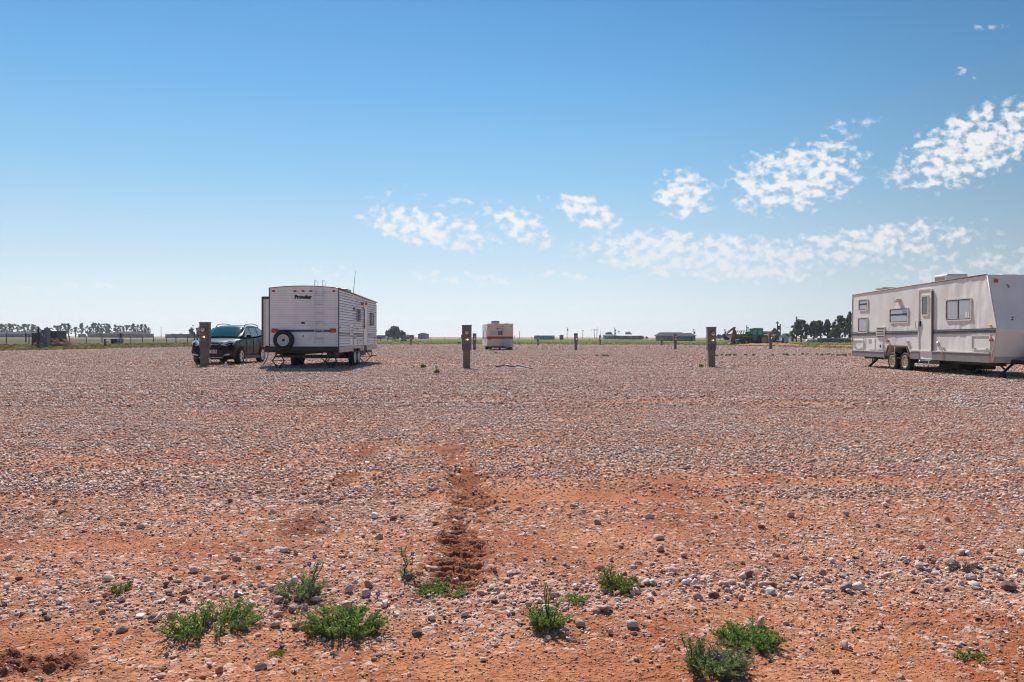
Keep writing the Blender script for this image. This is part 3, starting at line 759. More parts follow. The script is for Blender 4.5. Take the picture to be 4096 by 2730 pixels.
# the side skin, rippled where the panel has come loose
def topz(y): return zt0 + (zt1 - zt0) * (y / yF_top) if y > yF_top else zt1 + (zF_mid - zt1) * (y - yF_top) / (yF_mid - yF_top)
def botz(y):
    pts = [(0, zb0), (a0, zb0), (a1, zar), (a2, zar), (a3, zb0), (yF_bot, zF_bot), (yF_mid, zF_mid)]
    return float(np.interp(-y, [-p[0] for p in pts], [p[1] for p in pts]))
ys = sorted(set(list(np.linspace(0, yF_mid, 190)) + [a0, a1, a2, a3, yF_bot, yF_top]), reverse=True)
m = MB(); NZ_ = 60; vs = []
for y in ys:
    zb, zt = botz(y), topz(y)
    for k in range(NZ_ + 1):
        z = zb + (zt - zb) * k / NZ_
        f = min(1, max(0, (-y - 6.2) / 1.2)) * (1 - min(1, max(0, (-y - 8.6) / .5)))
        f2 = math.exp(-((y + 3.6) / .9) ** 2) * math.exp(-((z - 1.4) / .5) ** 2) + .9 * math.exp(-((y + 3.4) / .5) ** 2) * math.exp(-((z - 2.3) / .3) ** 2)
        n = float(gnoise(np.array([y * 3.4 + z * .5]), np.array([z * .85 - y * .3]), 91)[0]); n2 = float(gnoise(np.array([y * 6]), np.array([z * 2.0 + y]), 92)[0])
        n3 = float(gnoise(np.array([y * .9]), np.array([z * .9]), 93)[0])
        env = min(1, (zt - z) / .15) * min(1, (z - zb) / .15)
        vs.append((-.006 - (.022 * f * n + .009 * f * n2 + f2 * (.016 * n + .012 * n2) + .006 * n3) * env, y, z))
fs = []
for i in range(len(ys) - 1):
    for k in range(NZ_):
        q = i * (NZ_ + 1) + k; fs.append((q, q + 1, q + NZ_ + 2, q + NZ_ + 1))
m.add(vs, fs, True); m.build('side_panel', MT['beige'], TR, fix=False)
MB().tube([(-.012, 0, zb0), (-.012, 0, zt0)], .02, 6).build('corner_moulding', MT['whitetrim'], TR)
MB().tube([(-.012, yF_bot, zF_bot), (-.012, yF_mid, zF_mid), (-.012, yF_top, zt1)], .02, 6).build('corner_moulding', MT['whitetrim'], TR)
MB().tube([(-.015, 0, zt0 + .005), (-.015, yF_top * .5, (zt0 + zt1) / 2 + .012), (-.015, yF_top, zt1 + .005)], .022, 6).build('roof_edge', mat('rusty_edge', (.38, .23, .14), .7, var=.4, scale=9), TR)
MB().box(-.03, .5, a0 + .03, -.02, .43, s2(500, 1048)[1] - .01).build('skirt_panel', MT['grey'], TR)
zs1 = s2(1700, 1067)[1]
sy0, sy1 = s2(1120, 1100)[0], s2(1272, 1100)[0]
MB().box(-.03, .5, sy0, a3 - .02, .44, s2(1050, 1058)[1] - .01).build('skirt_panel', MT['grey'], TR); MB().box(-.03, .5, yF_bot + .03, sy1, .44, zs1 - .01).build('skirt_panel', MT['grey'], TR)
MB().box(-.05, 0, a0 + .03, -.01, s2(500, 1048)[1] - .012, s2(500, 1048)[1] + .022).build('rub_rail', MT['whitetrim'], TR); MB().box(-.05, 0, yF_bot + .02, a3 - .02, zs1 - .012, zs1 + .022).build('rub_rail', MT['whitetrim'], TR)
m = MB().frame([(a0 + .06, zb0 - .06), (a1 + .04, zar + .05), (a2 - .04, zar + .05), (a3 - .08, zb0 + .02)], [(a0 + .0, zb0 - .06), (a1 + .0, zar - .01), (a2 + .0, zar - .01), (a3 - .0, zb0 + .02)], 'x', -.035, 0)
m.build('wheel_arch', MT['rust'], TR)
MB().box(.55, .6, a3, a0, .45, zar + .3).build('wheel_well', MT['black'], TR)
for cx in (797, 945):
    y = s2(cx, 1170)[0]; wheel(TR, .09, y, .325, .2, -1, MT['yrim'], 8, .10, .66); wheel(TR, WR - .12, y, .325, .2, 1, MT['yrim'], 8, .13)
for (l, r_, th) in ((833, 782, .018), (848, 800, .012), (853, 813, .035), (868, 830, .014)):
    z0, z1 = s2(326, l)[1], s2(2036, r_)[1]
    yF_ = yF_mid - (zF_mid - z1) * .25 + .04
    MB().prism([(-.01, z0 - th / 2), (yF_, z1 - th / 2), (yF_, z1 + th / 2), (-.01, z0 + th / 2)], 'x', -.030, .0).build('side_stripe', MT['green'], TR)
def win2(c0, c1, d0, d1, split, r=.07, mm='blind', cream=False, dl=None):
    (y0, z1), (y1, _) = s2(c0, (d0 + (dl or d0)) / 2), s2(c1, d0); z0 = s2((c0 + c1) / 2, d1)[1]
    y0, y1 = min(y0, y1), max(y0, y1)
    f = MB().frame(rrect(y0, y1, z0, z1, r), rrect(y0 + .055, y1 - .055, z0 + .045, z1 - .045, r * .7), 'x', -.036, 0).build('window', MT['whitetrim'], TR)
    MB().prism(rrect(y0 + .055, y1 - .055, z0 + .045, z1 - .045, r * .7), 'x', -.022, 0).build('pane', MT[mm], f)
    k = MB().frame(rrect(y0 + .05, y1 - .05, z0 + .04, z1 - .04, r * .8), rrect(y0 + .085, y1 - .085, z0 + .065, z1 - .065, r * .5), 'x', -.030, 0)
    if split == 'h': zz = z0 + (z1 - z0) * .56; k.box(-.028, 0, y0 + .06, y1 - .06, zz - .028, zz + .028)
    if split == 'v': yy_ = (y0 + y1) / 2; k.box(-.028, 0, yy_ - .028, yy_ + .028, z0 + .05, z1 - .05)
    k.build('window_gasket', MT['black'], f)
    return f, (y0, y1, z0, z1)
win2(402, 517, 440, 575, 'h'); win2(396, 512, 652, 836, None); win2(767, 996, 545, 722, 'h')
bw, (by0, by1, bz0, bz1) = win2(1434, 1745, 438, 695, 'v')
m = MB(); m.prism([(by0 + .13, bz0 + .09), (by0 + .2, bz0 + .09), (by0 + .2, bz0 + .26), (by0 + .13, bz0 + .26)], 'x', -.0255, -.02); m.prism([(by0 + .24, bz0 + .1), (by0 + .33, bz0 + .1), (by0 + .33, bz0 + .27), (by0 + .24, bz0 + .27)], 'x', -.0255, -.02)
m.build('window_sticker', MT['pvc'], bw)
(y1, z1), (y0, _) = s2(1122, 322), s2(1285, 322); z0 = s2(1200, 1055)[1]
dr = MB().frame(rrect(y0, y1, z0, z1, .13, 6), rrect(y0 + .05, y1 - .04, z0 + .04, z1 - .04, .1, 6), 'x', -.06, 0).prism(rrect(y0 + .05, y1 - .04, z0 + .04, z1 - .04, .1, 6), 'x', -.034, 0).build('door', MT['beige'], TR)
MB().prism([(y0 - .015, z0 + .02), (y0 + .03, z0 + .02), (y0 + .03, z1 - .1), (y0 - .015, z1 - .1)], 'x', -.065, 0).build('door_hinge', mat('brown_hinge', (.16, .11, .09), .6), dr)
(wy1, wz1), (wy0, _) = s2(1160, 392), s2(1244, 392); wz0 = s2(1200, 635)[1]
dw = MB().frame(rrect(wy0, wy1, wz0, wz1, .04), rrect(wy0 + .05, wy1 - .05, wz0 + .05, wz1 - .05, .03), 'x', -.06, -.03).build('door_window', mat('cream_frame', (.66, .56, .38), .45), dr)
MB().prism(rrect(wy0 + .05, wy1 - .05, wz0 + .05, wz1 - .05, .03), 'x', -.045, -.03).build('pane', mat('grey_glass', (.10, .11, .12), .12, spec=.7), dw)
ly, lz = s2(1140, 728); MB().rbox(-.07, -.03, ly - .05, ly + .05, lz - .09, lz + .09, .012).build('door_lock', MT['black'], dr)
gy, gz = s2(1107, 675); gz2 = s2(1107, 792)[1]
MB().tube([(-.02, gy, gz), (-.09, gy, gz - .06), (-.1, gy + .02, (gz + gz2) / 2), (-.09, gy, gz2 + .06), (-.02, gy - .02, gz2)], .017).build('grab_rail', MT['whitetrim'], TR)
def tbox(c0, c1, d0, d1, name, mm, t=.03, r=.02):
    (y1, z1), (y0, _) = s2(c0, d0), s2(c1, d0); z0 = s2((c0 + c1) / 2, d1)[1]
    return MB().prism(rrect(y0, y1, z0, z1, min(r, (z1 - z0) * .3, (y1 - y0) * .3)), 'x', -t - .012, 0).build(name, mm, TR), (y0, y1, z0, z1)
v, (y0, y1, z0, z1) = tbox(622, 720, 766, 897, 'refrigerator_vent', MT['whitetrim'], .04)
l = MB()
for k in range(4):
    zz = z1 - (z1 - z0) * (k + .6) / 4.2; l.box(-.058, -.04, y0 + .06, y1 - .06, zz - .022, zz + .014)
l.build('vent_slot', MT['black'], v)
for c in ((355, 466, 917, 1021), (1745, 1970, 857, 1037)):
    (y1, z1), (y0, _) = s2(c[0], c[2]), s2(c[1], c[2]); z0 = s2((c[0] + c[1]) / 2, c[3])[1]
    h = MB().frame(rrect(y0, y1, z0, z1, .05), rrect(y0 + .035, y1 - .035, z0 + .03, z1 - .03, .03), 'x', -.045, 0).prism(rrect(y0 + .035, y1 - .035, z0 + .03, z1 - .03, .03), 'x', -.022, 0).build('access_hatch', MT['beige'], TR)
    for q in (.17, .8): yy_ = y0 + (y1 - y0) * q; MB().rbox(-.06, -.02, yy_ - .025, yy_ + .025, z0 + .01, z0 + .07, .008).build('latch', MT['alu'], h)
tbox(525, 598, 905, 1030, 'access_hatch', MT['white'], .02); tbox(617, 694, 947, 1031, 'water_heater_door', MT['white'], .035); tbox(662, 680, 975, 1010, 'exhaust_grille', MT['black'], .04, .005)
tbox(528, 560, 910, 958, 'hatch_decal', MT['tan'], .025, .005)
tbox(967, 995, 925, 955, 'outlet_cover', MT['whitetrim'], .05)
for c in ((738, 764, 922, 940), (1958, 1998, 910, 934), (320, 338, 924, 940)): tbox(*c, 'side_marker_light', MT['red'], .035)
y, z = s2(885, 453); o = MB().rbox(-.16, 0, y - .09, y + .09, z - .05, z + .07, .02).build('porch_light', MT['whitetrim'], TR)
MB().rbox(-.15, -.02, y - .02, y + .12, z - .06, z + .01, .012).build('lamp_lens', MT['red'], o)
y, z = s2(1963, 747); MB().rbox(-.06, 0, y - .05, y + .05, z - .025, z + .025, .01).build('clearance_lamp', mat('cream_lens', (.7, .5, .25), .4), TR)
y, z = s2(1342, 965); MB().lathe([(.075, 0), (.075, -.03), (.05, -.05), (.03, -.055)], (-.01, y, z), 'x', 16).build('water_inlet', MT['alu'], TR)
y, z = s2(1405, 1020); m = MB().rbox(-.05, 0, y - .03, y + .03, z - .03, z + .05, .01); m.tube([(-.03, y, z - .03), (-.06, y, z - .12), (-.05, y + .01, z - .3)], .012); m.build('drain_spout', MT['whitetrim'], TR)
y, z = s2(468, 880); MB().tube([(-.01, y + .05, z + .04), (-.03, y, z), (-.04, y - .02, z - .12)], .012).build('drain_hose', MT['whitetrim'], TR)
y, z = s2(840, 1010); MB().tube([(-.03, y, z + .03), (-.05, y, z), (-.05, y, z - .25)], .014).build('drip_spout', MT['whitetrim'], TR)
# under the floor
m = MB(); m.box(.35, .5, yF_bot + .1, -.3, .34, .45); m.box(1.95, 2.1, yF_bot + .1, -.3, .34, .45); m.box(.1, WR - .1, s2(945, 1170)[0] - .05, s2(945, 1170)[0] + .05, .28, .36); m.box(.1, WR - .1, s2(797, 1170)[0] - .05, s2(797, 1170)[0] + .05, .28, .36)
m.box(.02, WR - .02, yF_bot + .05, -.05, .42, .47)
m.build('chassis', MT['steel'], TR)
yy_ = s2(1270, 1200)[0]; MB().rbox(.7, 1.9, yy_ - .3, yy_ + .9, .14, .42, .04).build('holding_tank', MT['black'], TR)
yy_ = s2(1195, 1148)[0]; m = MB(); m.box(-.06, .2, sy1 + .03, sy0 - .03, .405, .42); m.box(-.14, .0, sy1 + .02, sy0 - .02, .25, .262); m.tube([(-.05, sy1 + .1, .41), (-.1, sy1 + .1, .25)], .015, 5); m.tube([(-.05, sy0 - .1, .41), (-.1, sy0 - .1, .25)], .015, 5); m.build('entry_step', MT['alu'], TR); MB().box(.12, .2, sy1 - .2, sy0 + .3, .3, .79).build('step_well', MT['black'], TR)
m = MB(); cy_ = s2(1425, 1250)[0]
for k in range(7): m.tube([(.9 + k * .05, cy_ + .16 * math.cos(t), .17 + .16 * math.sin(t)) for t in np.linspace(0, 2 * PI, 17)], .014, 5)
m.build('hose_coil', MT['black'], TR)
def leg(x, y, name='stabilizer_jack', d=1):
    m = MB()
    for q in (-.03, .03):
        m.tube([(x + q, y - .45 * d, .45), (x + q, y + .25 * d, .02)], .022, 6); m.tube([(x + q, y + .2 * d, .45), (x + q, y - .12 * d, .27)], .016, 6)
    m.box(x - .1, x + .1, y + .15 * d, y + .35 * d, .01, .035)
    return m.build(name, MT['steel'], TR)
m = MB()
for q in (0, .06): m.tube([(.25 + q, s2(560, 1130)[0], .44), (.2 + q, s2(450, 1240)[0], .03)], .024, 6); m.tube([(.25 + q, s2(450, 1130)[0] - .3, .44), (.22 + q, s2(490, 1200)[0] , .2)], .018, 6)
m.box(.1, .36, s2(452, 1240)[0] - .08, s2(452, 1240)[0] + .08, .012, .035)
m.build('stabilizer_jack', MT['steel'], TR)
q1 = at_depth(3300 + 2225 / 2.956, 1050 + 1205 / 2.956, YB + yF_bot + .1); q2 = at_depth(3300 + 2085 / 2.956, 1050 + 1330 / 2.956, YB + yF_bot - .1); q3 = at_depth(3300 + 2060 / 2.956, 1050 + 1200 / 2.956, YB + yF_bot + .1); q4 = at_depth(3300 + 2140 / 2.956, 1050 + 1275 / 2.956, YB + yF_bot)
lo = Vector((XS, YB, 0)); m = MB()
for q in (0, .05):
    o = Vector((0, q, 0)); m.tube([q1 - lo + o, q2 - lo + o], .024, 6); m.tube([q3 - lo + o, q4 - lo + o], .018, 6)
e = q2 - lo; m.box(e.x - .12, e.x + .08, e.y - .1, e.y + .12, min(.01, e.z - .03), e.z + .02)
m.build('stabilizer_jack', MT['steel'], TR)
# roof gear and the front
def rz2(y): return zt0 + (zt1 - zt0) * y / yF_top
yA, yB_ = at_depth(3300 + 1280 / 2.956, 1100, 26.5), 0
m = MB(); ya_ = -4.6; yb_ = -6.6
m.rbox(.75, 1.48, -5.35, -4.55, rz2(-5) - .02, rz2(-5) + .36, .07, 3)
ac = m.build('roof_air_conditioner', mat('weathered_white_plastic', (.50, .47, .45), .5, var=.1), TR)
MB().box(.738, .76, -5.22, -4.66, rz2(-5) + .06, rz2(-5) + .28).build('air_grille', mat('grey_grille', (.16, .155, .15), .6), ac)
m = MB().box(.45, .95, -1.6, -1.1, rz2(-1.4) - .02, rz2(-1.4) + .12); m.rbox(.4, 1.02, -1.65, -1.05, rz2(-1.4) + .12, rz2(-1.4) + .19, .03); m.build('roof_vent', MT['acplast'], TR)
MB().rbox(.3, .62, -4.1, -3.7, rz2(-4) - .02, rz2(-4) + .07, .04).build('plumbing_vent', MT['roof'], TR)
MB().rbox(.9, 1.4, -8.0, -7.4, rz2(-7.7) - .02, rz2(-7.7) + .1, .05).build('roof_hatch', MT['roof'], TR)
def onfront(sx, sy):
    # upper slope of the nose
    p0 = Vector((XS, YB + yF_top, zt1)); nrm = Vector((0, -(zt1 - zF_mid), (yF_mid - yF_top))); nrm = Vector((0, (zF_mid - zt1), -(yF_mid - yF_top))).normalized()
    r = ray(sx, sy); c = Vector((0, 0, CAMH)); k = (p0 - c).dot(nrm) / r.dot(nrm); return c + r * k - lo
for sx_, sy_ in ((3300 + 2020 / 2.956, 1050 + 208 / 2.956), (3300 + 2020 / 2.956, 1050 + 230 / 2.956)):
    p = onfront(sx_, sy_); MB().rbox(p.x - .05, p.x + .05, p.y - .04, p.y + .02, p.z - .028, p.z + .028, .012).build('marker_light', MT['amber'], TR)
m = MB()
for sx_, sy_ in ((2160, 270), (2170, 292), (2220, 652), (2215, 678)):
    p = onfront(3300 + sx_ / 2.956, 1050 + sy_ / 2.956); MB().rbox(p.x - .03, p.x + .03, p.y - .012, p.y + .02, p.z - .018, p.z + .018, .006).build('nose_fitting', MT['rust'], TR)
m = MB().box(.05, 1.75, yF_bot - .05, yF_bot + .3, .44, zs1 - .02); m.build('front_skirt', MT['tan'], TR)
m = MB().tube([(.45, yF_bot + .2, .50), (WR / 2, yF_bot - 1.3, .46)], .055, 6).tube([(WR - .45, yF_bot + .2, .50), (WR / 2, yF_bot - 1.3, .46)], .055, 6); m.box(.9, 1.5, yF_bot - .5, yF_bot - .1, .5, .9); m.cyl((WR / 2, yF_bot - 1.1, .03), (WR / 2, yF_bot - 1.1, .95), .035)
m.build('hitch', MT['steel'], TR)
# ------------------------------------------------------------------ small cream trailer far off
D3 = 68.0
c3 = on_ground(2001, 1402); ANG = math.radians(7.5)
T3 = thing('travel_trailer', (at_depth(2001, 1390, D3).x, D3, 0), 'small cream travel trailer with broad red stripe, far across the lot', 'trailer', None, ANG)
s3 = D3 / F
def r3(cx, cy):                     # rear wall in its own axes, from the enlarged crop
    return (1900 + cx / 9.8 - 2001) * s3, CAMH - (1260 + cy / 9.8 - hor(2001)) * s3
xl, z1 = r3(482, 362); xr, z0 = r3(1500, 1232); LN = 4.9
poly = [(-.0, z0), (-.0, z1), (LN - .5, z1 - .02), (LN, z0 + .95), (LN - .25, z0)]
MB().prism(poly, 'x', xl, xr).build('body', MT['cream'], T3)
m = MB(); z = z0
while z < z1 - .02:
    e = min(z + .12, z1); m.quad((xl, -.002, z), (xr, -.002, z), (xr, -.008, e - .02), (xl, -.008, e - .02)); m.quad((xl, -.008, e - .02), (xr, -.008, e - .02), (xr, -.002, e), (xl, -.002, e)); z = e
m.build('rear_wall', MT['cream'], T3)
m = MB(); z = z0
while z < z1 - .04:
    e = min(z + .15, z1 - .02); ye = LN - .3
    m.quad((xl - .004, 0, z), (xl - .02, 0, z + .1), (xl - .02, ye, z + .1), (xl - .004, ye, z)); m.quad((xl - .02, 0, z + .1), (xl - .002, 0, e), (xl - .002, ye, e), (xl - .02, ye, z + .1)); z = e
m.build('side_wall', MT['white'], T3)
(_, za), (_, zb) = r3(500, 945), r3(500, 850)
m = MB(); m.box(xl, xr, -.014, 0, za, zb); m.box(xl - .028, xl, -.014, LN - .1, za, zb - .02); m.build('stripe', MT['redp'], T3)
(x0, z_1), (x1, z_0) = r3(580, 620), r3(1105, 815)
w3 = MB().frame(rrect(x0, x1, z_0, z_1, .02, 2), rrect(x0 + .06, x1 - .06, z_0 + .05, z_1 - .05, .02, 2), 'y', -.05, 0).build('window', MT['whitetrim'], T3)
xm = (x0 + x1) / 2 + .08
MB().box(x0 + .06, xm - .03, -.03, 0, z_0 + .05, z_1 - .05).build('pane', MT['blind'], w3); MB().box(xm + .03, x1 - .06, -.026, 0, z_0 + .05, z_1 - .05).build('pane', MT['glass'], w3)
MB().box(xm - .03, xm + .03, -.045, 0, z_0 + .05, z_1 - .05).build('mullion', MT['whitetrim'], w3)
for cx in (545, 880, 990, 1093, 1422):
    x, z = r3(cx, 467); MB().rbox(x - .05, x + .05, -.04, 0, z - .03, z + .03, .012).build('marker_light', MT['red'], T3)
x, z = r3(870, 548)
EMS = .36
m = MB().prism([(x - .29, z + .20), (x - .16, z + .14), (x - .05, z + .12), (x + .05, z + .12), (x + .14, z + .14), (x + .27, z + .20), (x + .24, z + .02), (x + .19, z - .13), (x + .08, z - .21), (x - .08, z - .21), (x - .19, z - .13), (x - .25, z + .02)], 'y', -.018, 0)
m.v = [(x + (a - x) * EMS, b_, z + (c - z) * EMS) for a, b_, c in m.v]
em = m.build('emblem', MT['redp'], T3)
m = MB()
for sgn in (-1, 1): m.prism([(x + sgn * .06, z - .02), (x + sgn * .17, z + .05), (x + sgn * .15, z - .04)], 'y', -.022, 0)
m.prism([(x - .05, z - .1), (x + .05, z - .1), (x, z - .16)], 'y', -.022, 0); m.v = [(x + (a - x) * EMS, b_, z + (c - z) * EMS) for a, b_, c in m.v]; m.build('emblem_face', MT['cream'], em)
x, z = r3(1030, 555); text_mesh('Prowler', 'lettering', .165, MT['redp'], T3, (x, -.016, z), (PI / 2, 0, 0), .003, .006, sx=.95)
x, z = r3(1248, 1112); MB().lathe([(.40, 0), (.415, -.04), (.415, -.2), (.38, -.24), (.05, -.25)], (x, -.02, z), 'y', 28).build('spare_wheel_cover', MT['vinyl'], T3)
m = MB(); x, z = r3(572, 970)
grl = mat('grey_lens', (.20, .22, .25), .4)
for q in (-.08, -.027, .027, .08): MB().rbox(x + q - .024, x + q + .024, -.05, 0, z - .05, z + .06, .01).build('tail_light', grl, T3)
for q, yy in ((.8, .85), (2.0, 2.2), (3.4, .9)):
    MB().box(xl - .05, xl - .01, q, q + .75, z1 - 1.25, z1 - .62).build('side_window', MT['glass'], T3)
MB().box(xl - .045, xl - .01, 1.75, 2.55, z0 + .1, z1 - .25).build('door', MT['white'], T3)
MB().rbox(xl + .05, xr - .03, .05, LN - .5, z1 - .02, z1 + .045, .02).build('roof', MT['roof'], T3)
x, z = r3(880, 280); MB().rbox(x - .33, x + .36, 1.5, 2.5, z1 + .02, z1 + .32, .08, 3).build('roof_air_conditioner', MT['acplast'], T3)
x, z = r3(1285, 330); MB().rbox(x - .13, x + .13, .9, 1.3, z1 + .02, z1 + .09, .02).build('roof_vent', MT['acplast'], T3)
m = MB(); m.box(xl + .25, xr - .25, .1, LN - .4, z0 - .14, z0 - .01); m.box(xl + .3, xl + .42, .3, LN + .9, z0 - .24, z0 - .1); m.box(xr - .42, xr - .3, .3, LN + .9, z0 - .24, z0 - .1); m.box(xl + .1, xr - .1, 2.2, 2.32, .26, .36); m.box(-.06, .06, .3, .45, .02, z0 - .1)
m.box(xr - .5, xr - .05, .05, .2, .03, .3)
m.build('chassis', MT['steel'], T3)
wheel(T3, xl + .14, 1.9, .33, .2, -1, MT['rim']); wheel(T3, xr - .16, 1.9, .33, .2, 1, MT['rim'])
wheel(T3, xl + .14, 2.65, .33, .2, -1, MT['rim']); wheel(T3, xr - .16, 2.65, .33, .2, 1, MT['rim'])

# ------------------------------------------------------------------ the dark SUV
paint = mat('dark_blue_paint', (.006, .009, .019), .30, .0, var=.05, coat=.12, dirt=(.04, .032, .028), dscale=2.5, damt=.12, spec=.12)
YF = 31.1
CXs = -12.2
CAR = thing('parked_suv', (CXs, YF + 2.26, 0), 'dark blue hatchback suv parked beside the white trailer, facing the camera', 'suv')
#        y     sill hw   belt hw  top hw  zsill zmid  zbelt ztop
ST = [(-2.26, .50, .62, .52, .36, .56, .74, .80),
      (-2.18, .72, .80, .66, .26, .56, .84, .91),
      (-2.00, .82, .89, .72, .23, .58, .92, .985),
      (-1.55, .86, .925, .74, .22, .60, .98, 1.05),
      (-1.05, .87, .93, .75, .22, .60, 1.03, 1.10),
      (-.40, .87, .93, .78, .23, .60, 1.05, 1.11),
      (.50, .87, .93, .78, .23, .60, 1.08, 1.13),
      (1.30, .87, .93, .78, .23, .60, 1.12, 1.17),
      (1.85, .86, .92, .76, .25, .62, 1.16, 1.21),
      (2.15, .80, .86, .70, .32, .64, 1.16, 1.21),
      (2.25, .70, .76, .62, .42, .66, 1.10, 1.16)]
rings = []
for y, a, b_, c, zs, zm, zb, zt in ST:
    h = [(0, zs), (a * .9, zs), (a, zs + .07), (b_, zm), (b_ * .985, zb - .06), (b_ * .95, zb), (c, zt - .01), (0, zt + .015)]
    rings.append([(x, y, z) for x, z in h] + [(-x, y, z) for x, z in h[-2:0:-1]])
m = MB().loft(rings, True)
body = m.build('body', paint, CAR)
sub = body.modifiers.new('s', 'SUBSURF'); sub.levels = 2; sub.render_levels = 2
cut = MB()
for y in (-1.36, 1.33):
    for s in (-1, 1): cut.cyl((s * .62, y, .36), (s * 1.1, y, .36), .41, n=36)
cuto = cut.build('cut', None, CAR)
bo = body.modifiers.new('b', 'BOOLEAN'); bo.object = cuto; bo.operation = 'DIFFERENCE'; bo.solver = 'EXACT'
bpy.context.view_layer.update()
dg = bpy.context.evaluated_depsgraph_get()
nm = bpy.data.meshes.new_from_object(body.evaluated_get(dg)); body.modifiers.clear(); body.data = nm; nm.name = 'body'
bpy.data.objects.remove(cuto)
# greenhouse
GH = [(-1.10, .82, .81, 1.05, 1.07), (-.62, .84, .76, 1.07, 1.35), (-.10, .85, .69, 1.08, 1.61), (.55, .85, .69, 1.08, 1.675), (1.25, .85, .68, 1.10, 1.67), (1.75, .84, .66, 1.14, 1.62), (2.02, .82, .65, 1.16, 1.45), (2.2, .78, .70, 1.16, 1.2)]
rg = []
for y, wb, wt, zb, zt in GH:
    h = [(0, zb), (wb, zb), (wb * .35 + wt * .65, zb + (zt - zb) * .70), (wt, zt - .035 * min(1, (zt - zb) / .2)), (wt * .55, zt), (0, zt + .012)]
    rg.append([(x, y, z) for x, z in h] + [(-x, y, z) for x, z in h[-2:0:-1]])
cab = MB().loft(rg, True).build('cabin', paint, CAR)
cab.modifiers.new('s', 'SUBSURF').render_levels = 2
wsh = mat('windscreen', (.012, .085, .10), .08, var=.1, spec=.35)
def gx(y, z, inset=0):              # cabin side x at that place
    ysr = [g[0] for g in GH]; f = lambda k: float(np.interp(y, ysr, [g[k] for g in GH])); wb, wt, zb, zt = f(1), f(2), f(3), f(4)
    t = max(0, min(1, (z - zb) / (zt - zb)))
    x70 = wb * .35 + wt * .65
    return (wb + (x70 - wb) * t / .7 if t < .7 else x70 + (wt - x70) * (t - .7) / .3)
# windscreen: a curved sheet just in front of the cabin slope
def sheet(fn, nu, nv, name, mm):
    m = MB(); vs = [fn(i / nu, j / nv) for i in range(nu + 1) for j in range(nv + 1)]
    fs = [(i * (nv + 1) + j, (i + 1) * (nv + 1) + j, (i + 1) * (nv + 1) + j + 1, i * (nv + 1) + j + 1) for i in range(nu) for j in range(nv)]
    m.add(vs, fs, True); o = m.build(name, mm, CAR); o.modifiers.new('t', 'SOLIDIFY').thickness = .012; return o
def wsf(u, v):
    y = -1.02 + (.86) * v; zt = float(np.interp(y, [g[0] for g in GH], [g[4] for g in GH]))
    hwid = (.755 - .115 * v) ; x = (u * 2 - 1) * hwid
    return (x, y - .035 - .02 + .10 * abs(u * 2 - 1) ** 2.2 * (1 - .3 * v), zt + .022 - .045 * abs(u * 2 - 1) ** 2.5)
sheet(wsf, 12, 8, 'windshield', wsh)
sg = mat('side_glass', (.10, .17, .18), .08, var=.2, spec=.6)
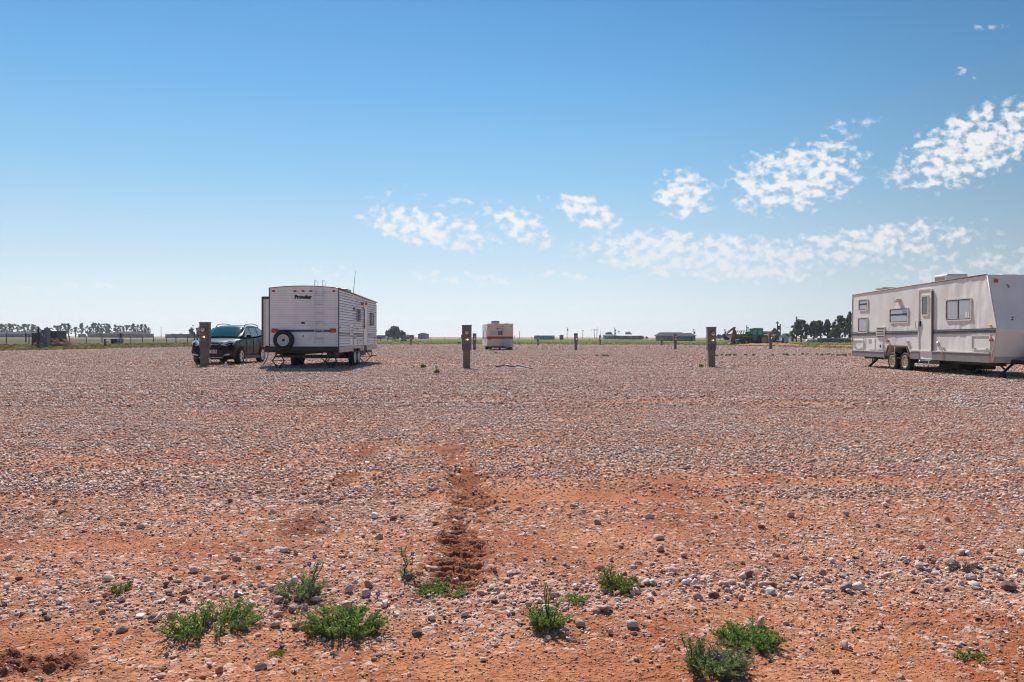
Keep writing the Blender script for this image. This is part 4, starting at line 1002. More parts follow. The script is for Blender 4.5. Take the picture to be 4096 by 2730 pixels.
for s in (1, -1):
    for pts in ([(-.72, 1.13), (.12, 1.15), (.02, 1.52), (-.12, 1.535), (-.38, 1.42)], [(.18, 1.15), (.98, 1.18), (.90, 1.545), (.10, 1.545)], [(1.06, 1.19), (1.62, 1.24), (1.58, 1.45), (1.40, 1.53), (.98, 1.545)]):
        m = MB(); vs = [(s * (gx(y, z) + .006), y, z) for y, z in pts] + [(s * (gx(y, z) - .02), y, z) for y, z in pts]; n = len(pts)
        m.add(vs, [tuple(range(n)), tuple(range(n, 2 * n))[::-1]] + [(k, (k + 1) % n, n + (k + 1) % n, n + k) for k in range(n)])
        m.build('side_window', sg, CAR)
    # doors: thin gaps, handles
    m = MB()
    for y in (-.70, .15, 1.02): m.box(s * .928 - .012, s * .928 + .008, y - .006, y + .006, .40, 1.06)
    m.box(s * .928 - .012, s * .928 + .007, -.70, 1.02, .385, .395); m.build('door_gap', MT['black'], CAR)
    for y in (.02, .88): MB().rbox(s * .93 - .01, s * .93 + .035, y - .1, y + .1, .965, .995, .01).build('door_handle', paint, CAR)
    MB().prism([(-1.0, .22), (1.0, .22), (1.0, .36), (-1.0, .36)], 'x', s * .86, s * .935).build('sill_cladding', MT['black'], CAR)
    mi = MB().rbox(min(s * .93, s * 1.12), max(s * .93, s * 1.12), -.80, -.70, 1.10, 1.24, .04, 3).build('wing_mirror', paint, CAR)
    MB().box(min(s * .86, s * .95), max(s * .86, s * .95), -.78, -.72, 1.08, 1.13).build('mirror_arm', MT['black'], mi)
    # headlight
    m = MB(); P = [(.40, -2.245, .80), (.60, -2.17, .755), (.82, -2.02, .80), (.885, -1.86, .90), (.80, -1.80, .985), (.66, -2.0, .965), (.50, -2.16, .88)]
    vs = [(s * (x + .012), y - .075, z + .02) for x, y, z in P] + [(s * x * .96, y + .10, z) for x, y, z in P]; n = len(P)
    m.add(vs, [tuple(range(n)), tuple(range(n, 2 * n))[::-1]] + [(k, (k + 1) % n, n + (k + 1) % n, n + k) for k in range(n)])
    hl = m.build('headlight', mat('headlight_lens', (.78, .79, .80), .12, .0, var=.3, scale=14, coat=1), CAR)
    MB().rbox(min(s * .74, s * .86), max(s * .74, s * .86), -2.07, -1.98, .80, .86, .02).build('turn_signal', MT['amber'], hl)
    MB().prism([(s * .50, .845), (s * .72, .80), (s * .74, .835), (s * .52, .875)], 'y', -2.235, -2.1).build('headlight_reflector', MT['trim'], hl)
    fb = MB().prism([(s * .46, .36), (s * .78, .39), (s * .80, .60), (s * .62, .60)], 'y', -2.225, -2.0).build('bumper_vent', MT['black'], CAR)
    MB().prism([(s * .50, .385), (s * .76, .41), (s * .75, .465), (s * .66, .455), (s * .52, .415)], 'y', -2.245, -2.1).build('fog_light', MT['alu'], CAR)
    # roof rail
    m = MB(); m.tube([(s * .60, -.10, 1.57), (s * .60, .02, 1.675), (s * .60, .6, 1.72), (s * .595, 1.2, 1.715), (s * .585, 1.65, 1.655), (s * .58, 1.75, 1.56)], .018, 8)
    m.build('roof_rail', MT['black'], CAR)
    for y in (-1.36, 1.33): wheel(CAR, s * .83, y, .345, .235, s, MT['alu'], 5, .26, .66)
MB().prism([(-.44, .79), (.44, .79), (.40, .885), (.30, .90), (-.30, .90), (-.40, .885)], 'y', -2.262, -2.1).build('grille', MT['black'], CAR)
MB().rbox(-.34, .34, -2.275, -2.2, .835, .85, .005).build('grille_bar', MT['chrome'], CAR)
e = MB().lathe([(.075, -2.27), (.075, -2.285), (.06, -2.29)], (0, 0, .842), 'y', 20).build('badge', MT['chrome'], CAR)
for v in e.data.vertices: v.co.z = .842 + (v.co.z - .842) * .42
MB().prism([(-.52, .34), (.52, .34), (.46, .60), (-.46, .60)], 'y', -2.275, -2.1).build('air_intake', MT['black'], CAR)
MB().rbox(-.48, .48, -2.275, -2.15, .285, .32, .01).build('skid_plate', MT['alu'], CAR)
pl = MB().rbox(-.06, .255, -2.295, -2.26, .48, .635, .006).build('licence_plate', mat('plate_white', (.72, .66, .66), .5), CAR)
MB().box(-.055, .25, -2.298, -2.29, .61, .632).build('plate_header', MT['redp'], pl)
text_mesh('-2318', 'plate_characters', .115, MT['navy'], pl, (.10, -2.297, .55), (PI / 2, 0, 0), .002, .002, sx=.95)
m = MB(); m.tube([(-.1, -1.06, 1.115), (.45, -1.0, 1.135)], .012, 6); m.tube([(.10, -1.1, 1.11), (-.5, -1.0, 1.13)], .012, 6); m.build('wiper', MT['black'], CAR)
MB().tube([(.1, 1.45, 1.62), (.13, 1.55, 1.86)], .005, 5).build('antenna', MT['black'], CAR)
MB().box(-.8, .8, -1.9, 1.9, .22, .34).build('underbody', MT['black'], CAR)
m = MB(); m.rbox(-.36, -.06, .1, .25, .95, 1.36, .05); m.rbox(.15, .45, .1, .25, .95, 1.36, .05); m.build('seat', MT['black'], CAR)
MB().quad((.40, -.84, 1.225), (.47, -.84, 1.225), (.47, -.82, 1.24), (.40, -.82, 1.24)).build('inspection_sticker', MT['pvc'], CAR)

# ------------------------------------------------------------------ metered power pedestals
lampm = mat('amber_glow', (.5, .12, .02), .3, emit=(1, .22, .04), estr=.3); bulbm = mat('lamp_glow', (1, .8, .6), .3, emit=(1, .72, .42), estr=4)
dialm = mat('meter_dial', (.62, .52, .50), .3, coat=.6); 
def pedestal(label, loc):
    t = thing('power_pedestal', loc, label, 'power pedestal', 'metered power pedestals on the lot')
    MB().rbox(-.125, .125, .03, .24, -.05, .78, .008).build('shaft', MT['greym'], t)
    h = MB().prism([(-.165, .27), (-.165, .06), (-.125, 0), (.125, 0), (.165, .06), (.165, .27)], 'z', .66, 1.53).build('housing', MT['greym'], t)
    MB().prism([(-.18, .285), (-.18, .05), (-.14, -.012), (.14, -.012), (.18, .05), (.18, .285)], 'z', 1.53, 1.56).build('cap', MT['greym'], t)
    MB().box(-.128, .128, -.006, .0, .66, .90).build('cover_plate', mat('slate_plate', (.10, .095, .115), .5), t)
    r = MB().lathe([(.088, .0), (.088, -.045), (.07, -.05)], (.012, 0, 1.29), 'y', 24).build('meter_ring', MT['trim'], t)
    MB().lathe([(.07, -.03), (.07, -.085), (.055, -.105), (.02, -.11)], (.012, 0, 1.29), 'y', 24).build('meter_dial', dialm, r)
    MB().box(-.02, .04, -.115, -.10, 1.295, 1.32).build('meter_display', MT['black'], r)
    a = MB().box(-.045, .065, -.012, .0, 1.02, 1.07).build('indicator_window', lampm, t)
    MB().lathe([(.022, -.012), (.02, -.025), (.008, -.03)], (.038, 0, 1.045), 'y', 12).build('indicator_lamp', bulbm, a)
    return t
def gp(sx, base):
    d = CAMH * F / (base - hor(sx)); return Vector((at_depth(sx, base, d).x, d, 0))
PED = [(1866, 1477, 'grey power pedestal with round meter standing alone in the middle foreground of the lot', 1.02),
       (813, 1467, 'tallest grey power pedestal, standing in front of the dark suv', 1.1),
       (2849, 1472, 'grey power pedestal with lit meter box just left of the beige trailer side', 1.0),
       (1897.7, 1403, 'slim power pedestal standing just left of the small cream trailer', .95),
       (1643.7, 1381.5, 'distant power pedestal between the white trailer and the central pedestal', .93),
       (2152, 1384, 'distant power pedestal next right of the small cream trailer', .91),
       (2304, 1402.7, 'mid distance power pedestal second to the right of the small cream trailer', .97),
       (2401, 1382, 'distant power pedestal at the grass edge left of the blue roofed sheds', .93),
       (2647.4, 1384.7, 'distant power pedestal in front of the left end of the grey roofed house', .90),
       (2701.8, 1400, 'mid distance power pedestal in front of the grey roofed house gable', .97),
       (3084.7, 1399.3, 'power pedestal in front of the yellow tank trailer', 1.08)]
first = None
for sx, base, lab, sc in PED:
    p = gp(sx, base)
    if first is None: first = pedestal(lab, p); first.scale = (sc,) * 3
    else: dup(first, p, lab, scale=sc)

# ------------------------------------------------------------------ small things on the gravel
capm = MT['pvc']
def pcap(loc, lab):
    t = MB().lathe([(.055, -.05), (.055, .06), (.066, .06), (.066, .11), (.03, .115), (.03, .14), (.012, .142)], (0, 0, 0), 'z', 18).build('pipe_cap', capm); t.location = loc
    return tag(t, lab, 'pipe cap', 'white pipe caps beside the pedestals')
caps = [(1746, 1474, 'white pipe cap left of the central pedestal'), (1951, 1469, 'white pipe cap right of the central pedestal, behind the black hose'), (2765, 1473, 'white pipe cap left of the pedestal near the beige trailer'),
        (2934.5, 1469, 'white pipe cap right of the pedestal near the beige trailer'), (707, 1474, 'white pipe cap on the gravel left of the suv')]
c0 = None
for sx, sy, lab in caps:
    p = on_ground(sx, sy)
    if c0 is None: c0 = pcap(p, lab)
    else:
        c = c0.copy(); COL.objects.link(c); c.location = p; c['label'] = lab
jug = on_ground(903, 1472.5)
J = thing('plastic_jug', jug, 'white plastic jug standing on gravel before the suv', 'jug')
MB().lathe([(.06, -.02), (.068, .0), (.068, .12), (.05, .15), (.028, .165), (.026, .185)], (0, 0, 0), 'z', 18).build('jug_body', mat('milky_plastic', (.62, .56, .58), .35), J)
MB().lathe([(.032, .18), (.032, .205), (.02, .208)], (0, 0, 0), 'z', 14).build('lid', MT['pvc'], J)
pts = [(832, 1432, 29.6), (846, 1449, 29.3)] 
m = MB(); P = [at_depth(830, 1430, 29.75), at_depth(850, 1452, 29.4)] + [on_ground(a, b_) + Vector((0, 0, .02)) for a, b_ in ((868, 1461), (896, 1471), (930, 1474), (972, 1473.5), (1010, 1472), (1040, 1468.5))] + [at_depth(1056, 1456, 29.2), at_depth(1068, 1433, 29.3), at_depth(1074, 1405, 29.4), at_depth(1075, 1392, 29.5)]
pp = []
for i in range(len(P) - 1):
    for t in (0, .33, .66):
        a, b_, c, d = P[max(i - 1, 0)], P[i], P[i + 1], P[min(i + 2, len(P) - 1)]
        pp.append(.5 * ((2 * b_) + (c - a) * t + (2 * a - 5 * b_ + 4 * c - d) * t * t + (3 * b_ - a - 3 * c + d) * t ** 3))
m.tube(pp + [P[-1]], .016, 6); tag(m.build('power_cable', MT['black']), 'black power cord from pedestal along the gravel to the white trailer', 'cord')
def hose(pts, r, mm, name, lab, cat):
    m = MB(); m.tube([on_ground(a, b_) + Vector((0, 0, r * 1.1 + h)) for a, b_, h in pts], r, 7); return tag(m.build(name, mm), lab, cat)
hose([(1985, 1473, .02), (2003, 1471, .03), (2020, 1469.5, .06), (2038, 1471, .03), (2055, 1474, .02), (2072, 1470, .05), (2092, 1474, .03), (2112, 1476, .01), (2128, 1479.5, .0)], .03, MT['black'], 'black_hose', 'black hose lying on gravel right of the central pedestal', 'hose')
hose([(1996, 1478, 0), (2030, 1477.5, .01), (2060, 1474, .01), (2095, 1477, .01), (2110, 1480, 0)], .018, MT['vinyl'], 'grey_hose', 'pale grey hose lying along the black hose on gravel', 'hose')
hose([(1703, 1474.5, .0), (1716, 1474, .0), (1730, 1474, .0)], .02, MT['pvc'], 'plastic_pipe', 'short white pipe lying left of the central pedestal', 'pipe')
p = on_ground(1838, 1378); b_ = MB().lathe([(.16, 0), (.19, .36), (.2, .38), (.17, .38), (.15, .05)], (0, 0, 0), 'z', 16).build('black_bucket', MT['black']); b_.location = (p.x, p.y, 0)
tag(b_, 'small black bucket at the grass edge left of the central pedestal', 'bucket')
p = on_ground(18, 1410.5); q = MB().rock((0, 0, .05), .15, 2, 5, (1.5, .8, .5)).build('white_bag', MT['pvc']); q.location = p; tag(q, 'crumpled white bag on gravel at the far left edge', 'bag')
# ------------------------------------------------------------------ trees
def tz(d): return float(.9 * sst(250, 520, np.array(float(d))))
def gpos(sx, d):
    p = at_depth(sx, 1350, d); return Vector((p.x, d, tz(d)))
def ztop(sx, sy, d): return at_depth(sx, sy, d).z - tz(d)
leaf_far = leafmat('pine_needles', (.045, .075, .055), (.11, .14, .10), trans=.35)
leaf_mid = leafmat('elm_leaves', (.055, .085, .030), (.16, .19, .08), trans=.4)
leaf_lite = leafmat('light_leaves', (.10, .13, .04), (.22, .24, .10), trans=.4)
bark = mat('bark', (.075, .062, .052), .9, var=.3, scale=5)
def crown_mesh(clumps, leaf, per, r):
    m = MB()
    C = np.array([c[0] for c in clumps]); R = np.array([c[1] for c in clumps])
    k = np.repeat(np.arange(len(clumps)), per); n = len(k)
    d = r.normal(size=(n, 3)); d /= np.linalg.norm(d, axis=1)[:, None]
    P = C[k] + d * (R[k][:, None] * r.random((n, 1)) ** .45)
    a = r.normal(size=(n, 3)); a /= np.linalg.norm(a, axis=1)[:, None]
    b_ = np.cross(a, r.normal(size=(n, 3))); b_ /= np.linalg.norm(b_, axis=1)[:, None] + 1e-9
    s = leaf * r.uniform(.6, 1.3, (n, 1))
    V = np.stack([P - a * s, P + b_ * s * .55, P + a * s, P - b_ * s * .55], 1).reshape(-1, 3)
    m.v = [tuple(v) for v in V]; m.f = [[i * 4, i * 4 + 1, i * 4 + 2, i * 4 + 3] for i in range(n)]; m.sm = [False] * n
    return m
def tree(name, label, cat, loc, H, W, seed, ncl, per, leaf, base=.25, lean=(0, 0), mm=None, shape='round', cs=.2, group=None):
    r = np.random.default_rng(seed); t = thing(name, loc, label, cat, group)
    cl = []
    for i in range(ncl):
        h = base + (1 - base) * r.random() ** .8 * .93
        q = (h - base) / (1 - base)
        if shape == 'round': w = math.sin(PI * min(1, .18 + .82 * q) ** .9) * .9 + .12
        elif shape == 'pine': w = (1 - q) ** .55 * (.75 + .4 * math.sin(q * 19 + seed)) + .12
        else: w = .35 + .75 * math.sin(PI * (.1 + .85 * q))
        a = r.random() * 2 * PI; rad = W / 2 * w * r.random() ** .5
        cl.append((np.array([math.cos(a) * rad + lean[0] * h * H, math.sin(a) * rad + lean[1] * h * H, h * H]), cs * W * r.uniform(.55, 1.15)))
    m = MB(); rt = H * .022 + .05
    tp = [(0, 0, -.3), (lean[0] * H * .2 + .05, .03, H * .25), (lean[0] * H * .5, -.05, H * .5), (lean[0] * H * .85, 0, H * .86)]
    m.tube(tp, [rt * 1.3, rt, rt * .7, rt * .2], 7)
    for c, R in cl[::max(1, ncl // 9)]:
        z0 = max(.12 * H, c[2] - .25 * H); m.tube([(lean[0] * z0, 0, z0), ((lean[0] * z0 + c[0]) / 2, c[1] / 2, (z0 + c[2]) / 2 + .02 * H), tuple(c)], [rt * .5, rt * .35, rt * .12], 5)
    m.build('trunk', bark, t)
    crown_mesh(cl, leaf, per, r).build('crown', mm or leaf_far, t, fix=False)
    return t
ORD = ['first', 'second', 'third', 'fourth', 'fifth', 'sixth', 'seventh', 'eighth', 'ninth', 'tenth', 'eleventh', 'twelfth', 'thirteenth', 'fourteenth', 'fifteenth', 'sixteenth', 'seventeenth', 'eighteenth', 'nineteenth', 'twentieth', 'twenty first', 'twenty second', 'twenty third', 'twenty fourth', 'twenty fifth', 'twenty sixth', 'twenty seventh', 'twenty eighth', 'twenty ninth', 'thirtieth']
D_T = 430.0
protos = []
for v in range(4):
    protos.append(tree('pine_tree', 'x', 'tree', (0, 0, 0), 1.0 * 9, 4.2, 200 + v, 24, 30, .36, .27, (0, 0), leaf_far, 'pine' if v % 2 else 'tall', .12, 'row of trees along the left horizon'))
rowt = [(15, 190, 75), (60, 188, 80), (110, 186, 85), (150, 184, 60), (205, 192, 70), (280, 192, 80), (330, 188, 70), (385, 196, 75), (430, 200, 80), (560, 220, 70), (672, 205, 75), (718, 198, 70), (765, 180, 80), (808, 182, 75), (890, 225, 80), (960, 180, 80), (1035, 205, 70), (1095, 172, 80), (1145, 174, 75), (1195, 184, 75), (1245, 180, 80), (1288, 186, 60), (1365, 198, 85), (1415, 206, 70), (1490, 200, 75), (1565, 184, 80), (1615, 192, 75), (1665, 194, 75), (1708, 196, 70), (1748, 232, 60)]
used = set()
for i, (cx, cy, cw) in enumerate(rowt):
    sx, sy = cx / 2.941, 1230 + cy / 2.941; d = D_T + rnd.uniform(-12, 12); p = gpos(sx, d); h = ztop(sx, sy, d); wdt = cw / 2.941 * d / F * 1.15
    lab = f"{ORD[i]} tree from the left in the far row along the left horizon"
    k = rnd.randrange(4)
    sc = (wdt / 4.2, wdt / 4.2, h / 9)
    if k not in used:
        used.add(k); t = protos[k]; t.location = p; t.scale = sc; tag(t, lab)
    else: t = dup(protos[k], p, lab, scale=sc)
    t.rotation_euler = (0, 0, rnd.uniform(0, 6))
for k in range(4):
    if k not in used:
        for ch in list(protos[k].children): bpy.data.objects.remove(ch)
        bpy.data.objects.remove(protos[k])
def ptree(sx, sy, wpx, d, lab, seed, ncl=22, per=70, leaf=.3, base=.2, lean=(0, 0), mm=None, shape='round', cs=.2, name='leafy_tree', cat='tree'):
    h = ztop(sx, sy, d); return tree(name, lab, cat, gpos(sx, d), h, wpx * d / F, seed, ncl, per, leaf, base, lean, mm, shape, cs)
# single trees of the middle distance
ptree(1500 + 455 / 5.8825, 1290 + 122 / 5.8825, 58, 330, 'round dark tree right of the white trailer, on the horizon', 31, 40, 70, .5, .12, mm=leaf_far, cs=.16)
ptree(1500 + 640 / 5.8825, 1290 + 205 / 5.8825, 26, 330, 'small dark tree right beside the round tree on the horizon', 32, 14, 60, .4, .1, mm=leaf_far)
ptree(2255 / 2.941, 1230 + 236 / 2.941, 26, 380, 'dark tree with a pole behind it, left of the suv', 33, 20, 60, .4, .15, mm=leaf_far, shape='pine')
ptree(2335 / 2.941, 1230 + 228 / 2.941, 22, 380, 'dark tree just behind the pedestal before the suv', 34, 18, 60, .4, .15, mm=leaf_far)
ptree(1045, 1322, 20, 380, 'dark tree seen between the suv and the slide out of the white trailer', 35, 18, 60, .4, .1, mm=leaf_far)
ptree(2100 + 990 / 2.941, 1230 + 300 / 2.941, 32, 420, 'green tree top behind the left blue roofed shed', 36, 20, 60, .45, .2, mm=leaf_mid)
ptree(2100 + 1215 / 2.941, 1230 + 296 / 2.941, 34, 420, 'dark low tree behind the white roofed shed', 37, 20, 60, .45, .2, mm=leaf_far)
for i, (cx, cy, cw) in enumerate([(1395, 345, 28), (1430, 347, 26)]):
    ptree(2100 + cx / 2.941, 1230 + cy / 2.941, cw / 2.941, 400, ['left', 'right'][i] + ' one of two round dark bushes beside the white roofed shed', 38 + i, 10, 40, .3, .02, mm=leaf_far, name='round_bush', cat='bush')
for i, (cx, cy, cw) in enumerate([(2290, 330, 60), (2350, 318, 50), (2440, 310, 60)]):
    ptree(2100 + cx / 2.941, 1230 + cy / 2.941, cw / 2.941 * 1.3, 420, ['far tree low on the horizon left of the right hand pedestal', 'dark tree on the horizon just behind the right hand pedestal', 'dark tree on the horizon right of the right hand pedestal'][i], 41 + i, 14, 45, .5, .03, mm=leaf_far)
ptree(2880 + 1720 / 7.843, 1280 + 285 / 7.843, 26, 230, 'green tree top behind the grey shed beyond the tractor', 47, 18, 50, .3, .3, mm=leaf_mid)
ptree(2880 + 2105 / 7.843, 1280 + 428 / 7.843, 17, 215, 'small dark conifer behind the little tin shed', 48, 14, 50, .25, .05, mm=leaf_far, shape='pine', cat='conifer', name='conifer')
RT_ = [(640, 372, 700, 1, 'leftmost wind swept tree of the grove beside the beige trailer', (-.06, 0), leaf_mid, .18, .0),
       (1075, 398, 400, 2, 'second wind swept tree from the left in the grove by the beige trailer', (.05, 0), leaf_mid, .25, 3),
       (1260, 402, 330, 3, 'third tree from the left in the grove, with slanted dark trunk', (-.03, 0), leaf_mid, .3, -2),
       (1490, 350, 260, 4, 'slender open tree with gaps, middle of the grove by the beige trailer', (.0, 0), leaf_mid, .2, 2),
       (1700, 665, 340, 5, 'low pale green bushy tree in front of the grove', (.03, 0), leaf_lite, .05, -6),
       (1880, 242, 560, 6, 'wide tall tree of the grove left of the beige trailer', (.03, 0), leaf_mid, .2, 4),
       (2190, 100, 420, 7, 'tallest tree of the grove, partly hidden by the beige trailer', (.05, 0), leaf_mid, .15, 0)]
for cx, cy, cw, s, lab, ln, mm, bs, dd in RT_:
    ptree(3120 + cx / 7.843 - ln[0] * 60, 1230 + cy / 7.843, cw / 7.843 * .92, 196 + dd, lab, 60 + s, 120, 44, .25, bs, ln, mm, 'round', .075)
for i, (cx, cy, cw) in enumerate([(1845, 1000, 150), (2120, 985, 170), (1330, 1020, 120)]):
    ptree(3120 + cx / 7.843, 1230 + cy / 7.843, cw / 7.843, 178, ['green bush before the low dark fence of the grove', 'green bush beside the rear corner of the beige trailer', 'bright green bush between the grove trunks'][i], 75 + i, 10, 60, .14, .0, mm=leaf_lite, name='bush', cat='bush', cs=.25)

# ------------------------------------------------------------------ far buildings
def gable(lab, name, sx0, sx1, sy_eave, sy_ridge, d, wall, roof, depth=7, over=.3, door=None, wins=(), hip=0, ridge=None, cat='building', lowz=-.3, awn=None):
    c = gpos((sx0 + sx1) / 2, d); t = thing(name, c, lab, cat)
    hw = (sx1 - sx0) / 2 * d / F; ze = ztop((sx0 + sx1) / 2, sy_eave, d); zr = ztop((sx0 + sx1) / 2, sy_ridge, d)
    MB().box(-hw, hw, 0, depth, lowz, ze).build('wall', wall, t)
    o = over; h0 = hip
    vs = [(-hw - o, -o, ze - .05), (hw + o, -o, ze - .05), (hw + o, depth + o, ze - .05), (-hw - o, depth + o, ze - .05), (-hw - o + h0, depth / 2, zr), (hw + o - h0, depth / 2, zr)]
    m = MB().add(vs, [(0, 1, 5, 4), (1, 2, 5), (2, 3, 4, 5), (3, 0, 4), (0, 3, 2, 1)]); rf_ = m.build('roof', roof, t)
    for a, b_ in wins:
        f = MB().box(-hw + 2 * hw * a, -hw + 2 * hw * b_, -.06, .02, ze * .38, ze * .74).build('window', MT['whitetrim'], t)
        MB().box(-hw + 2 * hw * a + .08, -hw + 2 * hw * b_ - .08, -.08, -.05, ze * .38 + .08, ze * .74 - .08).build('pane', MT['glass'], f)
    if door: MB().box(-hw + 2 * hw * door[0], -hw + 2 * hw * door[1], -.07, .02, 0, ze * .72).build('door', MT['trim'], t)
    return t
def front_gable(lab, name, sx0, sx1, sy_eave, sy_ridge, d, wall, roof, depth=6, cat='shed', rot=0, door=None):
    c = gpos((sx0 + sx1) / 2, d); t = thing(name, c, lab, cat, rz=rot)
    hw = (sx1 - sx0) / 2 * d / F; ze = ztop((sx0 + sx1) / 2, sy_eave, d); zr = ztop((sx0 + sx1) / 2, sy_ridge, d)
    MB().prism([(-hw, -.3), (hw, -.3), (hw, ze), (0, zr), (-hw, ze)], 'y', 0, depth).build('wall', wall, t)
    o = .18
    MB().prism([(-hw - o, ze - .08), (0, zr), (hw + o, ze - .08), (hw + o, ze + .06), (0, zr + .15), (-hw - o, ze + .06)], 'y', -.2, depth + .2).build('roof', roof, t)
    if door: MB().box(-hw + 2 * hw * door[0], -hw + 2 * hw * door[1], -.06, .02, 0, ze * .8).build('door', MT['trim'], t)
    return t
wgrey = mat('grey_siding', (.19, .20, .22), .8); wblue = mat('blue_siding', (.10, .22, .32), .7); wdark = mat('dark_siding', (.10, .095, .105), .8); wbrick = mat('brick_wall', (.16, .12, .125), .9)
rgrey = mat('grey_shingle', (.055, .06, .072), .95, spec=.1); rbrown = mat('brown_shingle', (.055, .043, .045), .95, spec=.1); rwhite = mat('white_metal_roof', (.55, .55, .55), .5); wtan = mat('tan_siding', (.36, .27, .21), .8); wtin = mat('tin_wall', (.40, .44, .47), .5)
L3 = lambda cx, cy: (cx / 2.941, 1230 + cy / 2.941)
gable('long low house with brown hip roof under the far left tree row', 'ranch_house', 1175 / 2.941, 1685 / 2.941, 1230 + 312 / 2.941, 1230 + 283 / 2.941, 405, wbrick, rbrown, 12, .5, (.42, .45), ((.1, .18), (.25, .33), (.52, .6), (.72, .8)), 9, cat='house')
gable('small brown house left of the long low house', 'small_house', 1030 / 2.941, 1125 / 2.941, 1230 + 318 / 2.941, 1230 + 302 / 2.941, 410, wbrick, rbrown, 8, .3, (.5, .6), ((.15, .35),), 0, cat='house')
gable('tiny pale shed among the far tree trunks', 'garden_shed', 915 / 2.941, 953 / 2.941, 1230 + 320 / 2.941, 1230 + 312 / 2.941, 410, wtan, rgrey, 5, .2, (.4, .6), cat='shed')
gable('long dark barn behind the fence at the far left edge', 'long_barn', -80 / 2.941, 368 / 2.941, 1230 + 312 / 2.941, 1230 + 288 / 2.941, 400, wdark, mat('slate_roof', (.045, .05, .065), .95, spec=.1), 14, .4, (.5, .56), ((.2, .3), (.7, .8)), 0, cat='barn')
gable('flat dark container left of the tanker row, beyond the fence', 'storage_container', 1943 / 2.941, 2010 / 2.941, 1230 + 318 / 2.941, 1230 + 314 / 2.941, 390, wgrey, rgrey, 5, .05, (.4, .6), cat='container')
gable('grey box trailer beyond the fence, left of the tree with a pole', 'box_trailer', 2022 / 2.941, 2100 / 2.941, 1230 + 310 / 2.941, 1230 + 306 / 2.941, 392, wgrey, rwhite, 5, .05, (.4, .5), cat='trailer')
gable('long blue grey shed beyond the fence left of the suv', 'metal_shed', 2112 / 2.941, 2315 / 2.941, 1230 + 312 / 2.941, 1230 + 302 / 2.941, 398, wgrey, mat('blue_metal_roof', (.20, .26, .34), .5), 9, .2, (.5, .6), cat='shed')
C6 = lambda cx: 1500 + cx / 5.8825
Y6 = lambda cy: 1290 + cy / 5.8825
gable('light blue shed just right of the white trailer nose', 'blue_shed', C6(30), C6(205), Y6(300), Y6(275), 340, wblue, mat('light_blue_roof', (.26, .38, .50), .5), 8, .2, (.4, .55), cat='shed')
front_gable('small grey shed with gabled roof, alone on the horizon left of centre', 'gabled_shed', C6(1012), C6(1185), Y6(285), Y6(257), 360, wgrey, rgrey, 7, rot=math.radians(-8), door=(.4, .6))
gable('dark cargo trailer under the white tank', 'cargo_trailer', C6(612), C6(790), Y6(306), Y6(298), 338, wdark, rgrey, 5, .1, (.4, .5), cat='trailer')
gable('narrow black box beside the distant pedestal', 'black_box', C6(868), C6(902), Y6(304), Y6(300), 340, MT['black'], MT['black'], 3, .05, (.3, .7), cat='box')
gable('bright blue shed hidden behind the central pedestal', 'bright_blue_shed', C6(2022), C6(2120), Y6(302), Y6(294), 345, mat('bright_blue', (.03, .18, .30), .6), rgrey, 5, .1, (.4, .6), cat='shed')
T = thing('storage_tank', gpos(C6(565), 336), 'white storage tank on legs below the round tree', 'tank')
zt_ = ztop(C6(565), Y6(282), 336); zl = ztop(C6(565), Y6(338), 336); rr = (zt_ - zl) / 2
MB().lathe([(rr * .4, -4.5), (rr * .85, -4.2), (rr, -3.7), (rr, 3.7), (rr * .85, 4.2), (rr * .4, 4.5)], (0, 0, (zt_ + zl) / 2), 'x', 20).build('tank_shell', MT['roof'], T)
for q in (-2.5, 2.5): MB().box(q - .2, q + .2, -.6, .6, -.2, zl + .3).build('leg', MT['steel'], T)
def car_far(sx, d, lab, mm, L=4.4, rot=0):
    t = thing('parked_car', gpos(sx, d), lab, 'car', 'cars parked far beyond the lot', rot); h = L / 2; t.scale = (.36, .5, .5)
    MB().prism([(-h, .3), (h, .3), (h, .75), (h * .75, .92), (h * .45, .98), (h * .2, 1.42), (-h * .55, 1.45), (-h * .85, .98), (-h, .9)], 'y', -.85, .85).build('body', mm, t)
    MB().prism([(h * .40, .98), (h * .17, 1.36), (-h * .5, 1.38), (-h * .75, .98)], 'y', -.87, .87).build('side_window', MT['glass'], t)
    for q in (-h * .62, h * .62):
        for s in (-.78, .78): MB().lathe([(.31, -.1), (.31, .1)], (q, s, .31), 'y', 14).build('wheel', MT['rubber'], t)
    return t
car_far(C6(235), 325, 'white pickup sized car left of the pale dome on the horizon', MT['white']); car_far(C6(290), 328, 'dark and white car just left of the round tree', MT['vinyl'])
q = gpos(C6(385), 326); m = MB().rock((0, 0, .3), .85, 2, 8, (1.1, .8, 1.1)); o = m.build('tarp_heap', MT['roof']); o.location = q; tag(o, 'pale dome shaped tarp heap at the foot of the round tree', 'tarp')
q = gpos(C6(665), 205); m = MB().rock((0, 0, .1), .72, 3, 9, (1.35, .8, .9)); o = m.build('brush_pile', mat('brush', (.16, .10, .09), .95, var=.4, bump=1, bscale=6)); o.location = q; tag(o, 'purplish brown brush pile at the back of the green field', 'brush pile')
q = gpos(C6(520), 203); m = MB().box(-1.6, 1.6, -.6, .6, .0, .55).rbox(-1.9, -1.2, -.7, .7, .1, 1.0, .1); o = m.build('farm_trailer', MT['rust']); o.location = q; o.scale = (.24, .3, .4); tag(o, 'low rusty implement left of the brush pile', 'farm implement')
C5 = lambda cx: 2100 + cx / 2.941
Y5 = lambda cy: 1230 + cy / 2.941
gable('long light blue mobile home on the horizon right of the cream trailer', 'mobile_home', C5(110), C5(348), Y5(331), Y5(327), 330, wblue, rwhite, 5, .15, (.45, .49), ((.05, .12), (.2, .28), (.36, .42), (.56, .64), (.74, .82), (.9, .96)), cat='mobile home')
